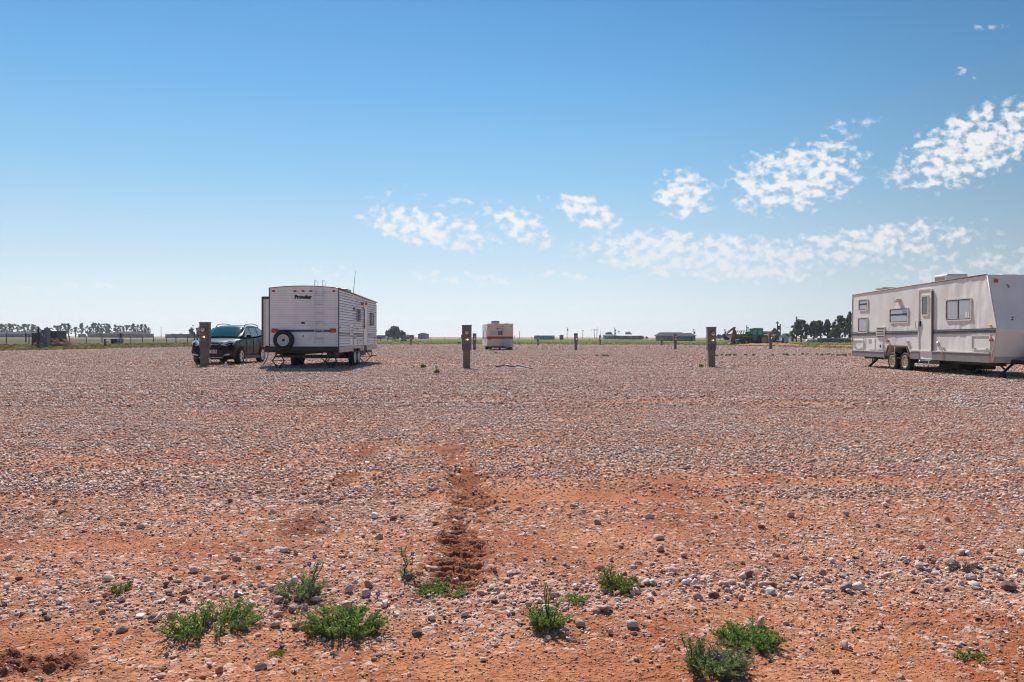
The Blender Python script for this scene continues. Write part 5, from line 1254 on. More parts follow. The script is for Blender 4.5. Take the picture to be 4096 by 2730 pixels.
front_gable('little dark shed right of the light blue mobile home', 'little_shed', C5(412), C5(452), Y5(334), Y5(327), 330, wdark, rgrey, 4, door=(.35, .65))
gable('teal shed with shallow roof, left of the white roofed shed', 'teal_shed', C5(942), C5(1128), Y5(331), Y5(321), 350, mat('teal_siding', (.05, .20, .26), .7), mat('teal_roof', (.10, .22, .27), .5), 9, .2, (.6, .68), ((.1, .2), (.3, .4)), cat='shed')
gable('long dark shed with white roof behind the mid distance pedestals', 'long_shed', C5(1095), C5(1385), Y5(333), Y5(320), 346, wdark, rwhite, 9, .3, (.3, .34), ((.1, .2), (.45, .55), (.7, .8)), 0, cat='shed')
gable('large house with long grey roof on the horizon', 'large_house', C5(1612), C5(1905), Y5(337), Y5(293), 262, wgrey, rgrey, 12, .6, (.55, .6), ((.18, .32), (.4, .5), (.72, .8)), 1.0, cat='house')
gable('lower grey roofed wing at the right end of the large house', 'house_wing', C5(1906), C5(2005), Y5(337), Y5(302), 263, wgrey, rgrey, 11, .5, (.4, .6), ((.6, .8),), .8, cat='house')
C7 = lambda cx: 2880 + cx / 7.843
Y7 = lambda cy: 1280 + cy / 7.843
gable('purplish grey shed behind the orange digger arm', 'storage_shed', C7(330), C7(600), Y7(452), Y7(440), 205, mat('mauve_siding', (.24, .19, .20), .8), rgrey, 5, .1, (.3, .4), cat='shed')
gable('long grey workshop behind the tractor cab', 'workshop', C7(1130), C7(1640), Y7(400), Y7(352), 215, mat('workshop_wall', (.17, .165, .18), .8), rgrey, 10, .2, (.5, .6), ((.2, .3),), cat='workshop')
gable('dark blue grey container tall behind the yellow tank', 'tall_container', C7(1652), C7(1905), Y7(366), Y7(360), 180, mat('slate_metal', (.10, .115, .14), .6), MT['trim'], 4, .06, (.2, .45), cat='container')
t_ = gable('small tin shed with tan side at the right of the yellow tank', 'tin_shed', C7(1930), C7(2150), Y7(516), Y7(505), 160, wtin, MT['trim'], 3, .08, (.1, .35), cat='shed')
front_gable('pale barn with pointed roof at the left end of the grove', 'pointed_barn', C7(2222), C7(2330), Y7(500), Y7(440), 235, wtin, rgrey, 8, 'barn', door=(.3, .7))
car_far(3120 + 890 / 7.843, 190, 'white car under the left trees of the grove', MT['white'], 3.6); car_far(3120 + 1085 / 7.843, 192, 'silver car with open front under the grove', MT['vinyl'], 4.4); car_far(3120 + 1010 / 7.843, 196, 'dark rusty car between the two pale cars of the grove', MT['rust'], 3.6)
g_ = gpos(3120 + 1700 / 7.843, 188); t = thing('board_fence', g_, 'low dark board fence in the shade of the grove', 'fence')
MB().box(-4.1, 4.1, 0, .08, .1, 1.0).build('board_panel', wdark, t); MB().box(-4.2, 4.2, -.05, .1, 1.0, 1.08).build('top_rail', MT['whitetrim'], t)
for k in range(4): MB().box(-4.1 + k * 2.7, -3.95 + k * 2.7, .08, .22, -.2, 1.1).build('fence_post', MT['wood'], t)

# ------------------------------------------------------------------ poles
def pole(sx, sy, d, lab, arm=0, can=0, r=.13, base=None, cat='utility pole'):
    h = ztop(sx, sy, d); t = thing('utility_pole', gpos(sx, d), lab, cat, 'utility poles on the horizon')
    MB().cyl((0, 0, -.3), (0, 0, h), r * 1.2, r * .8, 8).build('post', MT['wood'], t)
    if arm: MB().box(-arm, arm, -.1, .1, h - .5, h - .28).build('crossarm', MT['wood'], t)
    for k in range(can): MB().cyl((.35, 0, h - 1.9 - k * 1.3), (.35, 0, h - 1.0 - k * 1.3), .28, None, 10).build('transformer', MT['trim'], t)
    return t
pole(C5(495), Y5(232), 380, 'tall utility pole with transformer right of the blue mobile home', 0, 1)
pole(C5(680), Y5(266), 400, 'short thin pole between two pedestals right of centre', .5)
pole(C5(820), Y5(258), 390, 'T shaped utility pole with long crossarm', 2.0); pole(C5(846), Y5(232), 380, 'tall bare pole just right of the T shaped pole')
pole(C5(885), Y5(280), 400, 'thin pole behind the pedestal at the grass edge'); pole(C5(1055), Y5(235), 340, 'pole with two transformers before the teal shed', 0, 2); pole(C5(1104), Y5(275), 360, 'short pole with lamp arm before the white roofed shed', .6)
pole(C5(1985), Y5(254), 300, 'pole at the right end of the large house', .4, 1); pole(C5(2350), Y5(255), 330, 'pole behind the right hand pedestal', .4, 1)
pole(C7(150), Y7(290), 300, 'pole left of the orange digger', .5, 1); pole(C7(1800), Y7(45), 170, 'tallest pole behind the yellow tank', .35, 1, .14); pole(C7(1890), Y7(130), 172, 'bare pole close right of the tallest pole', 0, 0, .14)
pole(3120 + 518 / 7.843, 1230 + 290 / 7.843, 205, 'dark pole standing in the left tree of the grove', .25, 0, .17)
pole(1895 / 2.941, 1230 + 230 / 2.941, 380, 'lone thin pole right of the far left tree row'); pole(2270 / 2.941, 1230 + 205 / 2.941, 385, 'thin pole rising from the tree left of the suv', .5)
pole(1480 + 1952 / 3.268, 1230 + 308 / 3.268, 360, 'thin pole just right of the small cream trailer'); pole(1480 + 1892 / 3.268, 1230 + 365 / 3.268, 360, 'very short pole beside the small cream trailer')
# wires between three poles
def wire(a, b_, sag, lab):
    m = MB(); pts = [a.lerp(b_, k / 8) - Vector((0, 0, sag * 4 * (k / 8) * (1 - k / 8))) for k in range(9)]
    m.tube(pts, .022, 4); tag(m.build('overhead_wire', MT['trim']), lab, 'wire')
wire(at_depth(C7(1890), Y7(140), 172), at_depth(3120 + 450 / 7.843, 1230 + 632 / 7.843, 190), .4, 'thin overhead wire sloping from the bare pole to the grove')

# ------------------------------------------------------------------ wire fence at the left
FP = [(75, 300, 425), (342, 312, 432), (820, 342, 418), (1015, 340, 416), (1200, 322, 415), (1540, 342, 420), (1675, 345, 419), (1806, 340, 413), (1956, 345, 409), (2070, 340, 400), (2206, 340, 404)]
f0 = on_ground(75 / 2.941, 1230 + 425 / 2.941)
FN = thing('wire_fence', (f0.x, f0.y, 0), 'wire fence on thin steel posts across the left field', 'fence')
tops = []
for cx, ct, cb in FP:
    sx = cx / 2.941; d = 126.0 + (cx - 800) * .008; p = at_depth(sx, 1350, d); z = max(1.15, at_depth(sx, 1230 + ct / 2.941, d).z)
    MB().box(p.x - f0.x - .05, p.x - f0.x + .05, p.y - f0.y - .05, p.y - f0.y + .05, -.3, z).build('fence_post', MT['fence'], FN); tops.append((p.x - f0.x, p.y - f0.y, z))
m = MB()
for fz in (.35, .62, .92):
    pts = [(-30, tops[0][1], 1.3 * fz)] + [(a, b_, 1.3 * fz) for a, b_, c in tops] + [(tops[-1][0] + 6, tops[-1][1], 1.3 * fz)]
    m.tube(pts, .016, 4)
m.build('fence_wire', MT['fence'], FN, fix=False)
def fpost(cx, ct, cb, d, lab, w=.08):
    sx = cx / 2.941; p = at_depth(sx, 1350, d); z = at_depth(sx, 1230 + ct / 2.941, d).z
    o = MB().box(-w, w, -w, w, -.3, z).cyl((0, 0, z - .02), (0, 0, z + .05), w * .9).build('wooden_post', MT['wood']); o.location = (p.x, d, 0); tag(o, lab, 'post')
fpost(304, 300, 370, 150, 'stout dark post at the far left behind the wire fence', .10); fpost(2288, 305, 392, 120, 'dark post left of the suv, taller than the fence posts', .09); fpost(2320, 300, 392, 119, 'black post close beside the pedestal in front of the suv', .09)
c6p = [(72, 345, 412), (128, 348, 420), (297, 352, 418), (420, 345, 395), (460, 345, 395), (725, 338, 400)]
FN2 = thing('rail_fence', gpos(C6(72), 230), 'short row of dark fence posts right of the white trailer nose', 'fence')
for cx, ct, cb in c6p:
    p = gpos(C6(cx), 230); o = FN2.location; z = ztop(C6(cx), Y6(ct), 230)
    MB().box(p.x - o.x - .09, p.x - o.x + .09, -.09, .09, -.3, z).build('fence_post', MT['fence'], FN2)
MB().tube([(-4, 0, 1.0), (gpos(C6(725), 230).x - FN2.location.x, 0, 1.0)], .02, 4).build('fence_wire', MT['fence'], FN2)
# long thin fence along the back of the field
FN3 = thing('field_fence', gpos(C6(960), 262), 'thin wire fence along the back of the green field', 'fence')
for k in range(22):
    p = gpos(C6(960) + k * 58, 262); o = FN3.location
    MB().box(p.x - o.x - .05, p.x - o.x + .05, -.05, .05, -.3, 1.15 + .1 * (k % 3)).build('fence_post', MT['fence'], FN3)
m = MB()
for z in (.5, .95): m.tube([(0, 0, z), (gpos(C6(960) + 21 * 58, 262).x - FN3.location.x, 0, z)], .012, 4)
m.build('fence_wire', MT['fence'], FN3)

# ------------------------------------------------------------------ utility cabinets at the left
DU = 77.5; su = DU / F
def ux(cx, cy, d=DU):
    p = at_depth(cx / 7.353, 1270 + cy / 7.353, d); return p.x, p.z
slate = mat('slate_cabinet', (.15, .15, .165), .5, var=.08, dirt=(.2, .15, .12), dscale=3, damt=.2)
x0 = ux(1235, 900)[0]
U1 = thing('utility_cabinet', (x0, DU, 0), 'grey electrical cabinet raised on a frame at the grass edge', 'cabinet')
xa, z1 = ux(1250, 385); xb, z0 = ux(1380, 755); xc_ = ux(1172, 385)[0]
ob = MB().prism([(xa - x0, -.35), (xb - x0, -.2), (xb - x0 + .05, .45), (xc_ - x0, .35)], 'z', z0, z1).build('cabinet_body', slate, U1)
MB().prism([(xa - x0 - .03, -.38), (xb - x0 + .03, -.23), (xb - x0 + .08, .48), (xc_ - x0 - .03, .38)], 'z', z1, z1 + .05).build('cabinet_lid', slate, U1)
xm_, zm_ = ux(1302, 510); MB().box(xm_ - x0 - .03, xm_ - x0 + .03, -.36, -.28, zm_ - .12, zm_ + .12).build('door_latch', MT['alu'], ob)
for cx, ct in ((1110, 300), (1270, 750), (1180, 770)):
    xx, zz = ux(cx, ct); w_ = .08 if cx == 1110 else .05
    MB().box(xx - x0 - w_, xx - x0 + w_, -.05 + .1, .1 + .1, -.2, zz).build('leg', MT['fence'] if cx == 1110 else slate, U1)
xx, zz = ux(1095, 800); xx2, _ = ux(1280, 800); MB().box(xx - x0, xx2 - x0, -.03, .03, zz - .04, zz + .04).build('cross_rail', slate, U1)
for cy in (885, 940): zz = ux(1200, cy)[1]; MB().box(ux(1130, cy)[0] - x0, ux(1260, cy)[0] - x0, -.4, -.32, max(.02, zz - .05), max(.08, zz + .04)).build('timber_skid', mat('pale_timber', (.42, .32, .24), .8), U1)
x0 = ux(1430, 900)[0]
U2 = thing('meter_pedestal', (x0, DU - .3, 0), 'tall grey meter pedestal beside the electrical cabinet', 'meter pedestal')
xa, z1 = ux(1392, 318); xb, z0 = ux(1480, 800); xd = ux(1345, 318)[0]
MB().prism([(xa - x0, -.25), (xb - x0, -.25), (xb - x0, .3), (xd - x0, .3), (xd - x0 + .02, .0)], 'z', z0, z1).build('housing', slate, U2)
MB().box(ux(1385, 0)[0] - x0, ux(1442, 0)[0] - x0, -.15, .2, -.1, z0).build('shaft', slate, U2)
m = MB()
for cy in (525, 580): xx, zz = ux(1410, cy); m.rbox(xx - x0 - .04, xx - x0 + .04, -.29, -.24, zz - .035, zz + .035, .01)
m.build('breaker_cover', MT['alu'], U2)
DB = 92.0
def ubox(lab, pts, depth, mm, d=DB, name='water_tank', cat='tank', dirt=None):
    P = [ux(a, b_, d) for a, b_ in pts]; xm = sum(p[0] for p in P) / len(P); t = thing(name, (xm, d, 0), lab, cat)
    MB().prism([(a - xm, max(z, -.1)) for a, z in P], 'y', 0, depth).build('tank_wall', mm, t)
    zt__ = max(z for a, z in P); xs = sorted(a - xm for a, z in P)
    MB().box(xs[0] - .04, xs[-1] + .04, -.05, depth + .05, zt__ - .06, zt__ + .0).build('tank_rim', MT['trim'], t)
    return t
ubox('black open tank with rust stains left of the electrical cabinet', [(925, 850), (935, 470), (1165, 462), (1165, 850)], 2.2, mat('rusty_black_tank', (.02, .018, .018), .5, dirt=(.26, .10, .03), dscale=1.2, damt=.75))
ubox('black tank right of the grey meter pedestal', [(1485, 850), (1487, 412), (1640, 405), (1668, 445), (1692, 850)], 2.0, MT['black'])
q = on_ground(1690 / 7.353, 1270 + 900 / 7.353); m = MB(); R = np.random.default_rng(4)
vs = []; n = 26
for i in range(n + 1):
    for j in range(n + 1):
        u, v = i / n * 2 - 1, j / n * 2 - 1; e = max(0, 1 - u * u - v * v)
        x = u * 2.9; y = v * 1.7; z = 1.15 * e ** .7 * (1 - .25 * u) + e * (.55 * float(gnoise(np.array([x * 1.5]), np.array([y * 1.5]), 5)[0]) + .30 * float(gnoise(np.array([x * 4.]), np.array([y * 4.]), 6)[0])) - .05
        vs.append((x, y, z))
m.add(vs, [(i * (n + 1) + j, (i + 1) * (n + 1) + j, (i + 1) * (n + 1) + j + 1, i * (n + 1) + j + 1) for i in range(n) for j in range(n)], False)
redd = mat('red_dirt', (.19, .068, .038), .95, var=.5, scale=2.5, bump=1, bscale=9)
o = m.build('dirt_mound', redd); o.location = (at_depth(1665 / 7.353, 1380, 84).x, 84, 0); o.scale = (.92, .8, .8); tag(o, 'red dirt mound in front of the black tanks', 'dirt mound')
ubox('low black pipe stub lying at the right of the red dirt mound', [(1745, 800), (1740, 690), (1935, 690), (1955, 740), (1950, 800)], .7, MT['black'], 90, 'black_pipe', 'pipe')
xx, zz = ux(2130, 757, 88); o = MB().rbox(-.34, .34, -.03, .03, -.11, .11, .02).build('white_board', MT['pvc']); o.location = (xx, 88, max(.2, zz)); o.rotation_euler = (.3, math.radians(32), 0); tag(o, 'white board leaning in the grass right of the red dirt mound', 'board')
def vx(cx, cy, d):
    p = at_depth(380 + cx / 9.804, 1280 + cy / 9.804, d); return p.x, p.z
d_ = 124.0; xb_, _ = vx(740, 920, d_); t = thing('pump_housing', (xb_, d_, 0), 'black box with grey end cabinet standing in the left field', 'pump box')
(xa, z1), (xb, z0) = vx(608, 745, d_), vx(870, 925, d_); MB().rbox(xa - xb_, xb - xb_, 0, 1.2, -.05, z1, .04).build('black_case', MT['black'], t)
(xa, z1), (xb, z0) = vx(868, 745, d_), vx(990, 925, d_); MB().rbox(xa - xb_, xb - xb_, -.1, 1.1, -.05, z1, .03).build('grey_case', slate, t); MB().box(xa - xb_ - .02, xb - xb_ + .02, -.12, 1.1, z1, z1 + .06).build('lid', MT['alu'], t)
(xa, z1), (xb, z0) = vx(918, 560, d_), vx(985, 745, d_); MB().box(xa - xb_, xb - xb_, .3, .7, z0, z1).build('control_box', slate, t)
m = MB()
for cy in (565, 630): xx, zz = vx(985, cy, d_); m.lathe([(.2, 0), (.22, -.1), (.12, -.2)], (xx - xb_, .3, zz), 'y', 14)
m.build('gauge', MT['black'], t)
d_ = 95.0; xb_, _ = vx(395, 1000, d_); t = thing('hydrant_post', (xb_, d_, 0), 'rusty red post with small grey meter box at the grass edge', 'post')
(xa, z1), (xb, _) = vx(368, 752, d_), vx(425, 752, d_); MB().box(xa - xb_, xb - xb_, -.1, .1, -.1, z1).build('shaft', mat('rust_red', (.20, .07, .045), .8, var=.3), t)
(xa, z1), (xb, z0) = vx(425, 820, d_), vx(502, 912, d_); MB().rbox(xa - xb_, xb - xb_, -.15, .1, z0, z1, .03).build('meter_box', MT['vinyl'], t)

# ------------------------------------------------------------------ tractor, digger and tank trailer
DT = 124.0; st_ = DT / F / 7.843
def tx(cx, cy):
    p = at_depth(C7(cx), Y7(cy), DT); return p.x - TX0, p.z
TX0 = at_depth(C7(980), 1380, DT).x
gpaint = mat('green_paint', (.012, .095, .045), .35, var=.15, coat=.3, dirt=(.12, .07, .04), dscale=2, damt=.3); ypaint = mat('yellow_paint', (.52, .33, .05), .45, var=.15, dirt=(.3, .2, .08), dscale=2, damt=.4); opaint = mat('orange_paint', (.38, .115, .03), .55, var=.25, dirt=(.12, .06, .03), dscale=2.5, damt=.5)
TT = thing('tractor', (TX0, DT, 0), 'green farm tractor with glazed cab and yellow wheels at the lot edge', 'tractor')
def tp(pts): return [tx(*p) for p in pts]
MB().prism(tp([(575, 500), (590, 462), (640, 448), (995, 440), (1000, 530), (575, 540)]), 'y', -.42, .42).build('hood', gpaint, TT)
MB().prism(tp([(570, 535), (1010, 530), (1010, 660), (560, 660)]), 'y', -.36, .36).build('engine', mat('dark_engine', (.02, .035, .025), .5), TT)
MB().prism(tp([(700, 528), (1000, 520), (1000, 530), (700, 538)]), 'y', -.425, .425).build('hood_stripe', ypaint, TT)
MB().prism(tp([(500, 640), (570, 620), (580, 785), (505, 785)]), 'y', -.4, .4).build('front_weight', gpaint, TT)
MB().prism(tp([(500, 605), (580, 605), (580, 640), (500, 640)]), 'y', -.38, .38).build('front_grille', MT['alu'], TT)
MB().prism(tp([(560, 655), (1250, 640), (1250, 735), (560, 720)]), 'y', -.3, .3).build('frame', MT['steel'], TT)
cabp = MB().prism(tp([(985, 470), (1315, 470), (1330, 560), (1250, 640), (985, 640)]), 'y', -.75, .75).build('cab', gpaint, TT)
MB().prism(tp([(960, 290), (985, 264), (1280, 262), (1316, 292), (1310, 306), (965, 304)]), 'y', -.82, .82).build('cab_roof', gpaint, TT)
m = MB()
for a, b_, c, d in ((975, 300, 985, 475), (1122, 300, 1125, 475), (1285, 300, 1310, 475)):
    p, q = tx(a, b_), tx(c, d)
    for s in (-.74, .74): m.tube([(p[0], s, p[1]), (q[0], s, q[1])], .055, 6)
m.build('cab_pillar', MT['trim'], TT)
cg = mat('teal_cab_glass', (.05, .30, .28), .08, var=.2, spec=.7)
g = MB().prism(tp([(990, 302), (1115, 302), (1115, 470), (995, 470)]), 'y', -.72, .72).build('cab_glass', cg, TT); MB().prism(tp([(1140, 302), (1278, 302), (1300, 470), (1140, 470)]), 'y', -.72, .72).build('cab_glass', cg, TT)
for cx, ct, r_ in ((838, 172, .05), (884, 224, .075)):
    x, z = tx(cx, ct); x2, z2 = tx(cx, 450); m = MB().cyl((x, .1, z2), (x, .1, z), r_, r_, 10)
    if cx == 838: m.tube([(x, .1, z - .02), (x + .12, .1, z + .03)], .05, 8)
    else: m.cyl((x, .1, z - .2), (x, .1, z), .11, .11, 10)
    m.build('exhaust_stack', MT['trim'], TT)
def twheel(cx, cy, r, rr, y, o, wd):
    x, z = tx(cx, cy); m = MB().lathe([(rr, -wd / 2), (r * .95, -wd / 2), (r, -wd * .35), (r, wd * .35), (r * .95, wd / 2), (rr, wd / 2)], (x, y, max(z, r)), 'y', 32, caps=False)
    w_ = m.build('wheel', MT['rubber'], TT); MB().lathe([(rr, -wd * .3), (rr, -wd * .5), (rr * .92, -wd * .5), (rr * .85, -wd * .32), (rr * .3, -wd * .36), (rr * .25, -wd * .46), (rr * .1, -wd * .47)], (x, y, max(z, r)), 'y', 26, caps=True).build('rim', ypaint, w_)
for y in (-.95, .95): twheel(1318, 665, .80, .50, y, 1, .5); twheel(778, 752, .40, .215, y * .85, 1, .3)
MB().prism(tp([(1190, 520), (1320, 478), (1420, 520), (1470, 640), (1440, 650), (1400, 560), (1310, 520), (1200, 560)]), 'y', -1.25, -.65).build('fender', gpaint, TT)
x, z = tx(885, 765); MB().lathe([(.09, -.02), (.11, .1), (.07, .2)], (x, -1.0, 0), 'z', 12).build('wheel_chock', ypaint, TT)
DG = thing('backhoe', (TX0, DT + 1.4, 0), 'orange backhoe arm with black bucket behind the tractor nose', 'backhoe')
MB().prism(tp([(440, 262), (500, 226), (575, 216), (545, 290), (592, 380), (565, 470), (505, 640), (480, 722), (415, 690), (402, 640), (452, 500), (482, 330)]), 'y', -.16, .16).build('boom', opaint, DG)
MB().prism(tp([(228, 480), (430, 275), (470, 262), (480, 310), (270, 480), (240, 510)]), 'y', -.10, .10).build('dipper', opaint, DG)
p, q = tx(220, 430), tx(420, 290); MB().tube([(p[0], 0, p[1]), (q[0], 0, q[1])], .035, 6).build('hydraulic_ram', MT['trim'], DG)
MB().prism(tp([(178, 440), (215, 440), (245, 500), (370, 592), (335, 630), (235, 628), (195, 570)]), 'y', -.35, .35).build('bucket', MT['black'], DG)
MB().prism(tp([(340, 775), (400, 720), (490, 735), (500, 800), (340, 800)]), 'y', -.5, .5).build('stabilizer_foot', mat('orange_rust', (.30, .12, .05), .8, var=.3), DG)
m = MB()
for y in (-.45, .45):
    for a, b_, c, d in ((560, 350, 905, 345), (605, 350, 570, 470), (715, 350, 690, 460), (785, 350, 800, 460), (885, 350, 915, 440)):
        p, q = tx(a, b_), tx(c, d); m.tube([(p[0], y, p[1]), (q[0], y, q[1])], .05, 6)
m.build('canopy_frame', MT['trim'], DG)
MB().prism(tp([(490, 470), (900, 460), (900, 700), (500, 700)]), 'y', -.4, .4).build('machine_body', opaint, DG)
for a in (560, 840): x, z = tx(a, 740); MB().lathe([(.38, -.2), (.40, -.1), (.40, .1), (.38, .2)], (x, .2, .4), 'y', 18).build('wheel', MT['rubber'], DG)
TK = thing('tank_trailer', (TX0, DT + .2, 0), 'flat trailer carrying a long yellow tank behind the tractor', 'trailer')
xa, zc = tx(1335, 555); xb, _ = tx(1750, 555); r_ = abs(tx(0, 465)[1] - tx(0, 645)[1]) / 2
MB().lathe([(r_ * .5, xa), (r_ * .92, xa + .1), (r_, xa + .3), (r_, xb - .3), (r_ * .92, xb - .08), (r_ * .5, xb)], (0, .3, zc), 'x', 24).build('tank', ypaint, TK)
m = MB()
for a in (1430, 1590, 1700): x, _ = tx(a, 555); m.lathe([(r_ * 1.012, x - .04), (r_ * 1.012, x + .04)], (0, .3, zc), 'x', 24)
m.build('tank_band', MT['whitetrim'], TK)
MB().prism(tp([(1450, 650), (1960, 680), (1960, 745), (1450, 735)]), 'y', -.5, .9).build('deck', MT['steel'], TK)
MB().prism(tp([(1520, 712), (1815, 712), (1815, 738), (1520, 738)]), 'y', -.56, -.51).build('side_board', MT['pvc'], TK)
for y in (-.7, 1.0): x, _ = tx(2025, 735); MB().lathe([(.2, -.1), (.29, -.1), (.31, 0), (.29, .1), (.2, .1)], (x, y, .31), 'y', 20).build('wheel', MT['rubber'], TK)
x, z = tx(1990, 735); MB().prism(tp([(1965, 760), (1990, 690), (2035, 672), (2045, 690), (2005, 710), (1985, 765)]), 'y', -.85, -.55).build('mudguard', MT['whitetrim'], TK)
x, z0 = tx(1815, 650); _, z1 = tx(1815, 470); MB().lathe([(.34, z0), (.36, z0 + .1), (.36, z1 - .1), (.3, z1)], (x, .3, 0), 'z', 18).build('drum', slate, TK)
m = MB()
for a in (1740, 1780, 1850, 1905): p, q = tx(a, 700), tx(a + 25, 600); m.tube([(p[0], -.3, p[1]), (q[0], -.3, q[1])], .035, 5)
m.build('hose_fitting', MT['alu'], TK)
# red earth heaps by the tractor and along the edge at the right
def heap(lab, sx, d, w_, h_, seed, name='earth_heap'):
    p = at_depth(sx, 1380, d); m = MB(); n = 18; vs = []
    for i in range(n + 1):
        for j in range(n + 1):
            u, v = i / n * 2 - 1, j / n * 2 - 1; e = max(0, 1 - u * u - v * v); x = u * w_; y = v * w_ * .5
            vs.append((x, y, h_ * e ** .8 + e * h_ * (.5 * float(gnoise(np.array([x * 1.6 + seed]), np.array([y * 1.6]), seed)[0]) + .35 * float(gnoise(np.array([x * 4.]), np.array([y * 4. + seed]), seed + 1)[0])) - .04))
    m.add(vs, [(i * (n + 1) + j, (i + 1) * (n + 1) + j, (i + 1) * (n + 1) + j + 1, i * (n + 1) + j + 1) for i in range(n) for j in range(n)])
    o = m.build(name, mat('orange_earth', (.42, .165, .08), .95, var=.3, scale=2, bump=.8, bscale=9)); o.location = (p.x, d, 0); tag(o, lab, 'earth heap')
heap('long low red earth ridge at the feet of the tractor', C7(1350), 116, 4.6, .32, 3); heap('red earth ridge in front of the tank trailer', C7(1800), 113, 4.0, .42, 4)
heap('dark red earth heap at the edge left of the beige trailer', 3120 + 1560 / 7.843, 92, 1.4, .34, 5); heap('long pale red earth ridge reaching behind the beige trailer', 3120 + 1960 / 7.843, 100, 4.0, .25, 6); heap('low red earth ridge beside the mudguard wheel', 3120 + 330 / 7.843, 104, 3.6, .22, 7)
# ------------------------------------------------------------------ weeds
weedm = leafmat('weed_leaves', (.07, .15, .028), (.25, .36, .075), trans=.5); weedg = leafmat('grey_weed_leaves', (.10, .15, .05), (.28, .33, .14), trans=.45); weedy = leafmat('yellow_weed_leaves', (.10, .16, .02), (.28, .30, .05), trans=.35)
stemm = mat('weed_stem', (.10, .10, .04), .7); dryst = mat('dry_stem', (.42, .30, .15), .8)
purple = mat('purple_petal', (.30, .11, .50), .6); ycen = mat('yellow_centre', (.55, .35, .05), .7)
KD = 4096 / 2353
def gD(x, y):
    p = on_ground(x * KD, y * KD); p.z = float(height(np.array([p.x]), np.array([p.y]))[0]); return p
def weed(lab, x0, x1, yt, yb, nst, mm=weedm, seed=0, flowers=(), tall=None, name='flowering_weed', cat='weed', leaf=.017, slope=0.0, dens=1.0):
    R = random.Random(seed); base = gD((x0 + x1) / 2, yb - (yb - yt) * .28)
    t = thing(name, base, lab, cat)
    d = base.y; s = d / 1765.0; W_ = (x1 - x0) * s; H_ = (yb - yt) * s
    zt_ = H_ * .62
    st = MB(); V = []; Fq = []
    def leafq(p, dr, L, w):
        up = Vector((R.gauss(0, 1), R.gauss(0, 1), R.gauss(0, 1))); sd = dr.cross(up)
        if sd.length < 1e-5: return
        sd.normalize(); q = p + dr * L; m_ = p + dr * L * .5 + Vector((0, 0, L * .08)); o = len(V)
        V.extend([p, m_ + sd * w, q, m_ - sd * w]); Fq.append((o, o + 1, o + 2, o + 3))
    dep = max(.05, min(H_ * 1.15, W_ * .6))
    for i in range(nst):
        a = R.random() * 2 * PI; rr = R.random() ** .55
        bx = math.cos(a) * rr * W_ * .36; by = math.sin(a) * rr * dep * .55
        by += -slope * bx
        b_ = Vector((bx, by, -.005)); h = zt_ * R.choice((R.uniform(.3, .7), R.uniform(.5, 1.0))) * (1 - .5 * rr)
        ou = Vector((math.cos(a) * (.25 + rr), math.sin(a) * (.25 + rr), 0)) * h * R.uniform(.2, 1.35)
        pts = [b_ + ou * (k / 4) ** 1.3 + Vector((R.gauss(0, .1) * h * k / 4, R.gauss(0, .1) * h * k / 4, h * (k / 4) ** .85)) for k in range(5)]
        st.tube(pts, [.0022, .002, .0017, .0013, .0008], 4, caps=False)
        nl = int(26 * dens)
        for k in range(nl):
            f = R.random() ** .8; i0 = min(3, int(f * 4)); p = pts[i0].lerp(pts[i0 + 1], f * 4 - i0)
            dr = Vector((R.gauss(0, 1), R.gauss(0, 1), R.uniform(-.1, 1.4))).normalized()
            leafq(p, dr, leaf * R.uniform(.6, 1.5), leaf * R.uniform(.09, .17))
            if R.random() < .5: leafq(p + dr * leaf * .5, (dr + Vector((R.gauss(0, .7), R.gauss(0, .7), R.gauss(0, .5)))).normalized(), leaf * .7, leaf * .10)
    if tall:
        tx_, ty_ = tall; tp_ = at_depth(tx_ * KD, ty_ * KD, d) - base
        bb = Vector((tp_.x * .6, .02, 0)); pts = [bb.lerp(tp_, k / 5) + Vector((R.gauss(0, .004), R.gauss(0, .004), 0)) for k in range(6)]
        for w in range(3):
            of = Vector((R.gauss(0, .018), R.gauss(0, .018), -abs(R.gauss(0, .02)))); pp = [q + of * (k / 5) for k, q in enumerate(pts)]
            st.tube(pp, .0018, 4, caps=False)
            for k in range(int(52 * dens)):
                f = R.random(); i0 = min(4, int(f * 5)); p = pp[i0].lerp(pp[i0 + 1], f * 5 - i0)
                leafq(p, Vector((R.gauss(0, 1), R.gauss(0, 1), R.uniform(0, 1.2))).normalized(), leaf * R.uniform(.6, 1.4), leaf * R.uniform(.09, .16))
    st.build('stem', stemm, t, fix=False)
    m = MB(); m.add(V, Fq); m.build('foliage', mm, t, fix=False)
    for fx, fy in flowers:
        c = at_depth(fx * KD, fy * KD, d - .02) - base; fl = MB(); n = 13; ax = Vector((R.gauss(0, .3), -.75, .65)).normalized(); a1 = ax.orthogonal().normalized(); a2 = ax.cross(a1)
        for k in range(n):
            an = 2 * PI * k / n; u = a1 * math.cos(an) + a2 * math.sin(an); v = ax.cross(u); L = .0125 * R.uniform(.85, 1.15)
            fl.add([c, c + u * L * .55 + v * .0026 + ax * .002, c + u * L, c + u * L * .55 - v * .0026 + ax * .002], [(0, 1, 2, 3)])
        f_ = fl.build('flower', purple, t, fix=False)
        MB().lathe([(.001, -.001), (.0042, .001), (.003, .004), (.0005, .005)], (0, 0, 0), 'z', 8).build('flower_centre', ycen, f_)
        f_.children[0].location = c; f_.children[0].rotation_euler = ax.to_track_quat('Z', 'Y').to_euler()
        st2 = MB().tube([c - ax * .002, c + Vector((0, .01, -.025)), Vector((c.x * .8, .02, max(.0, c.z - .06)))], .0011, 4, caps=False); st2.build('flower_stalk', stemm, f_, fix=False)
    return t
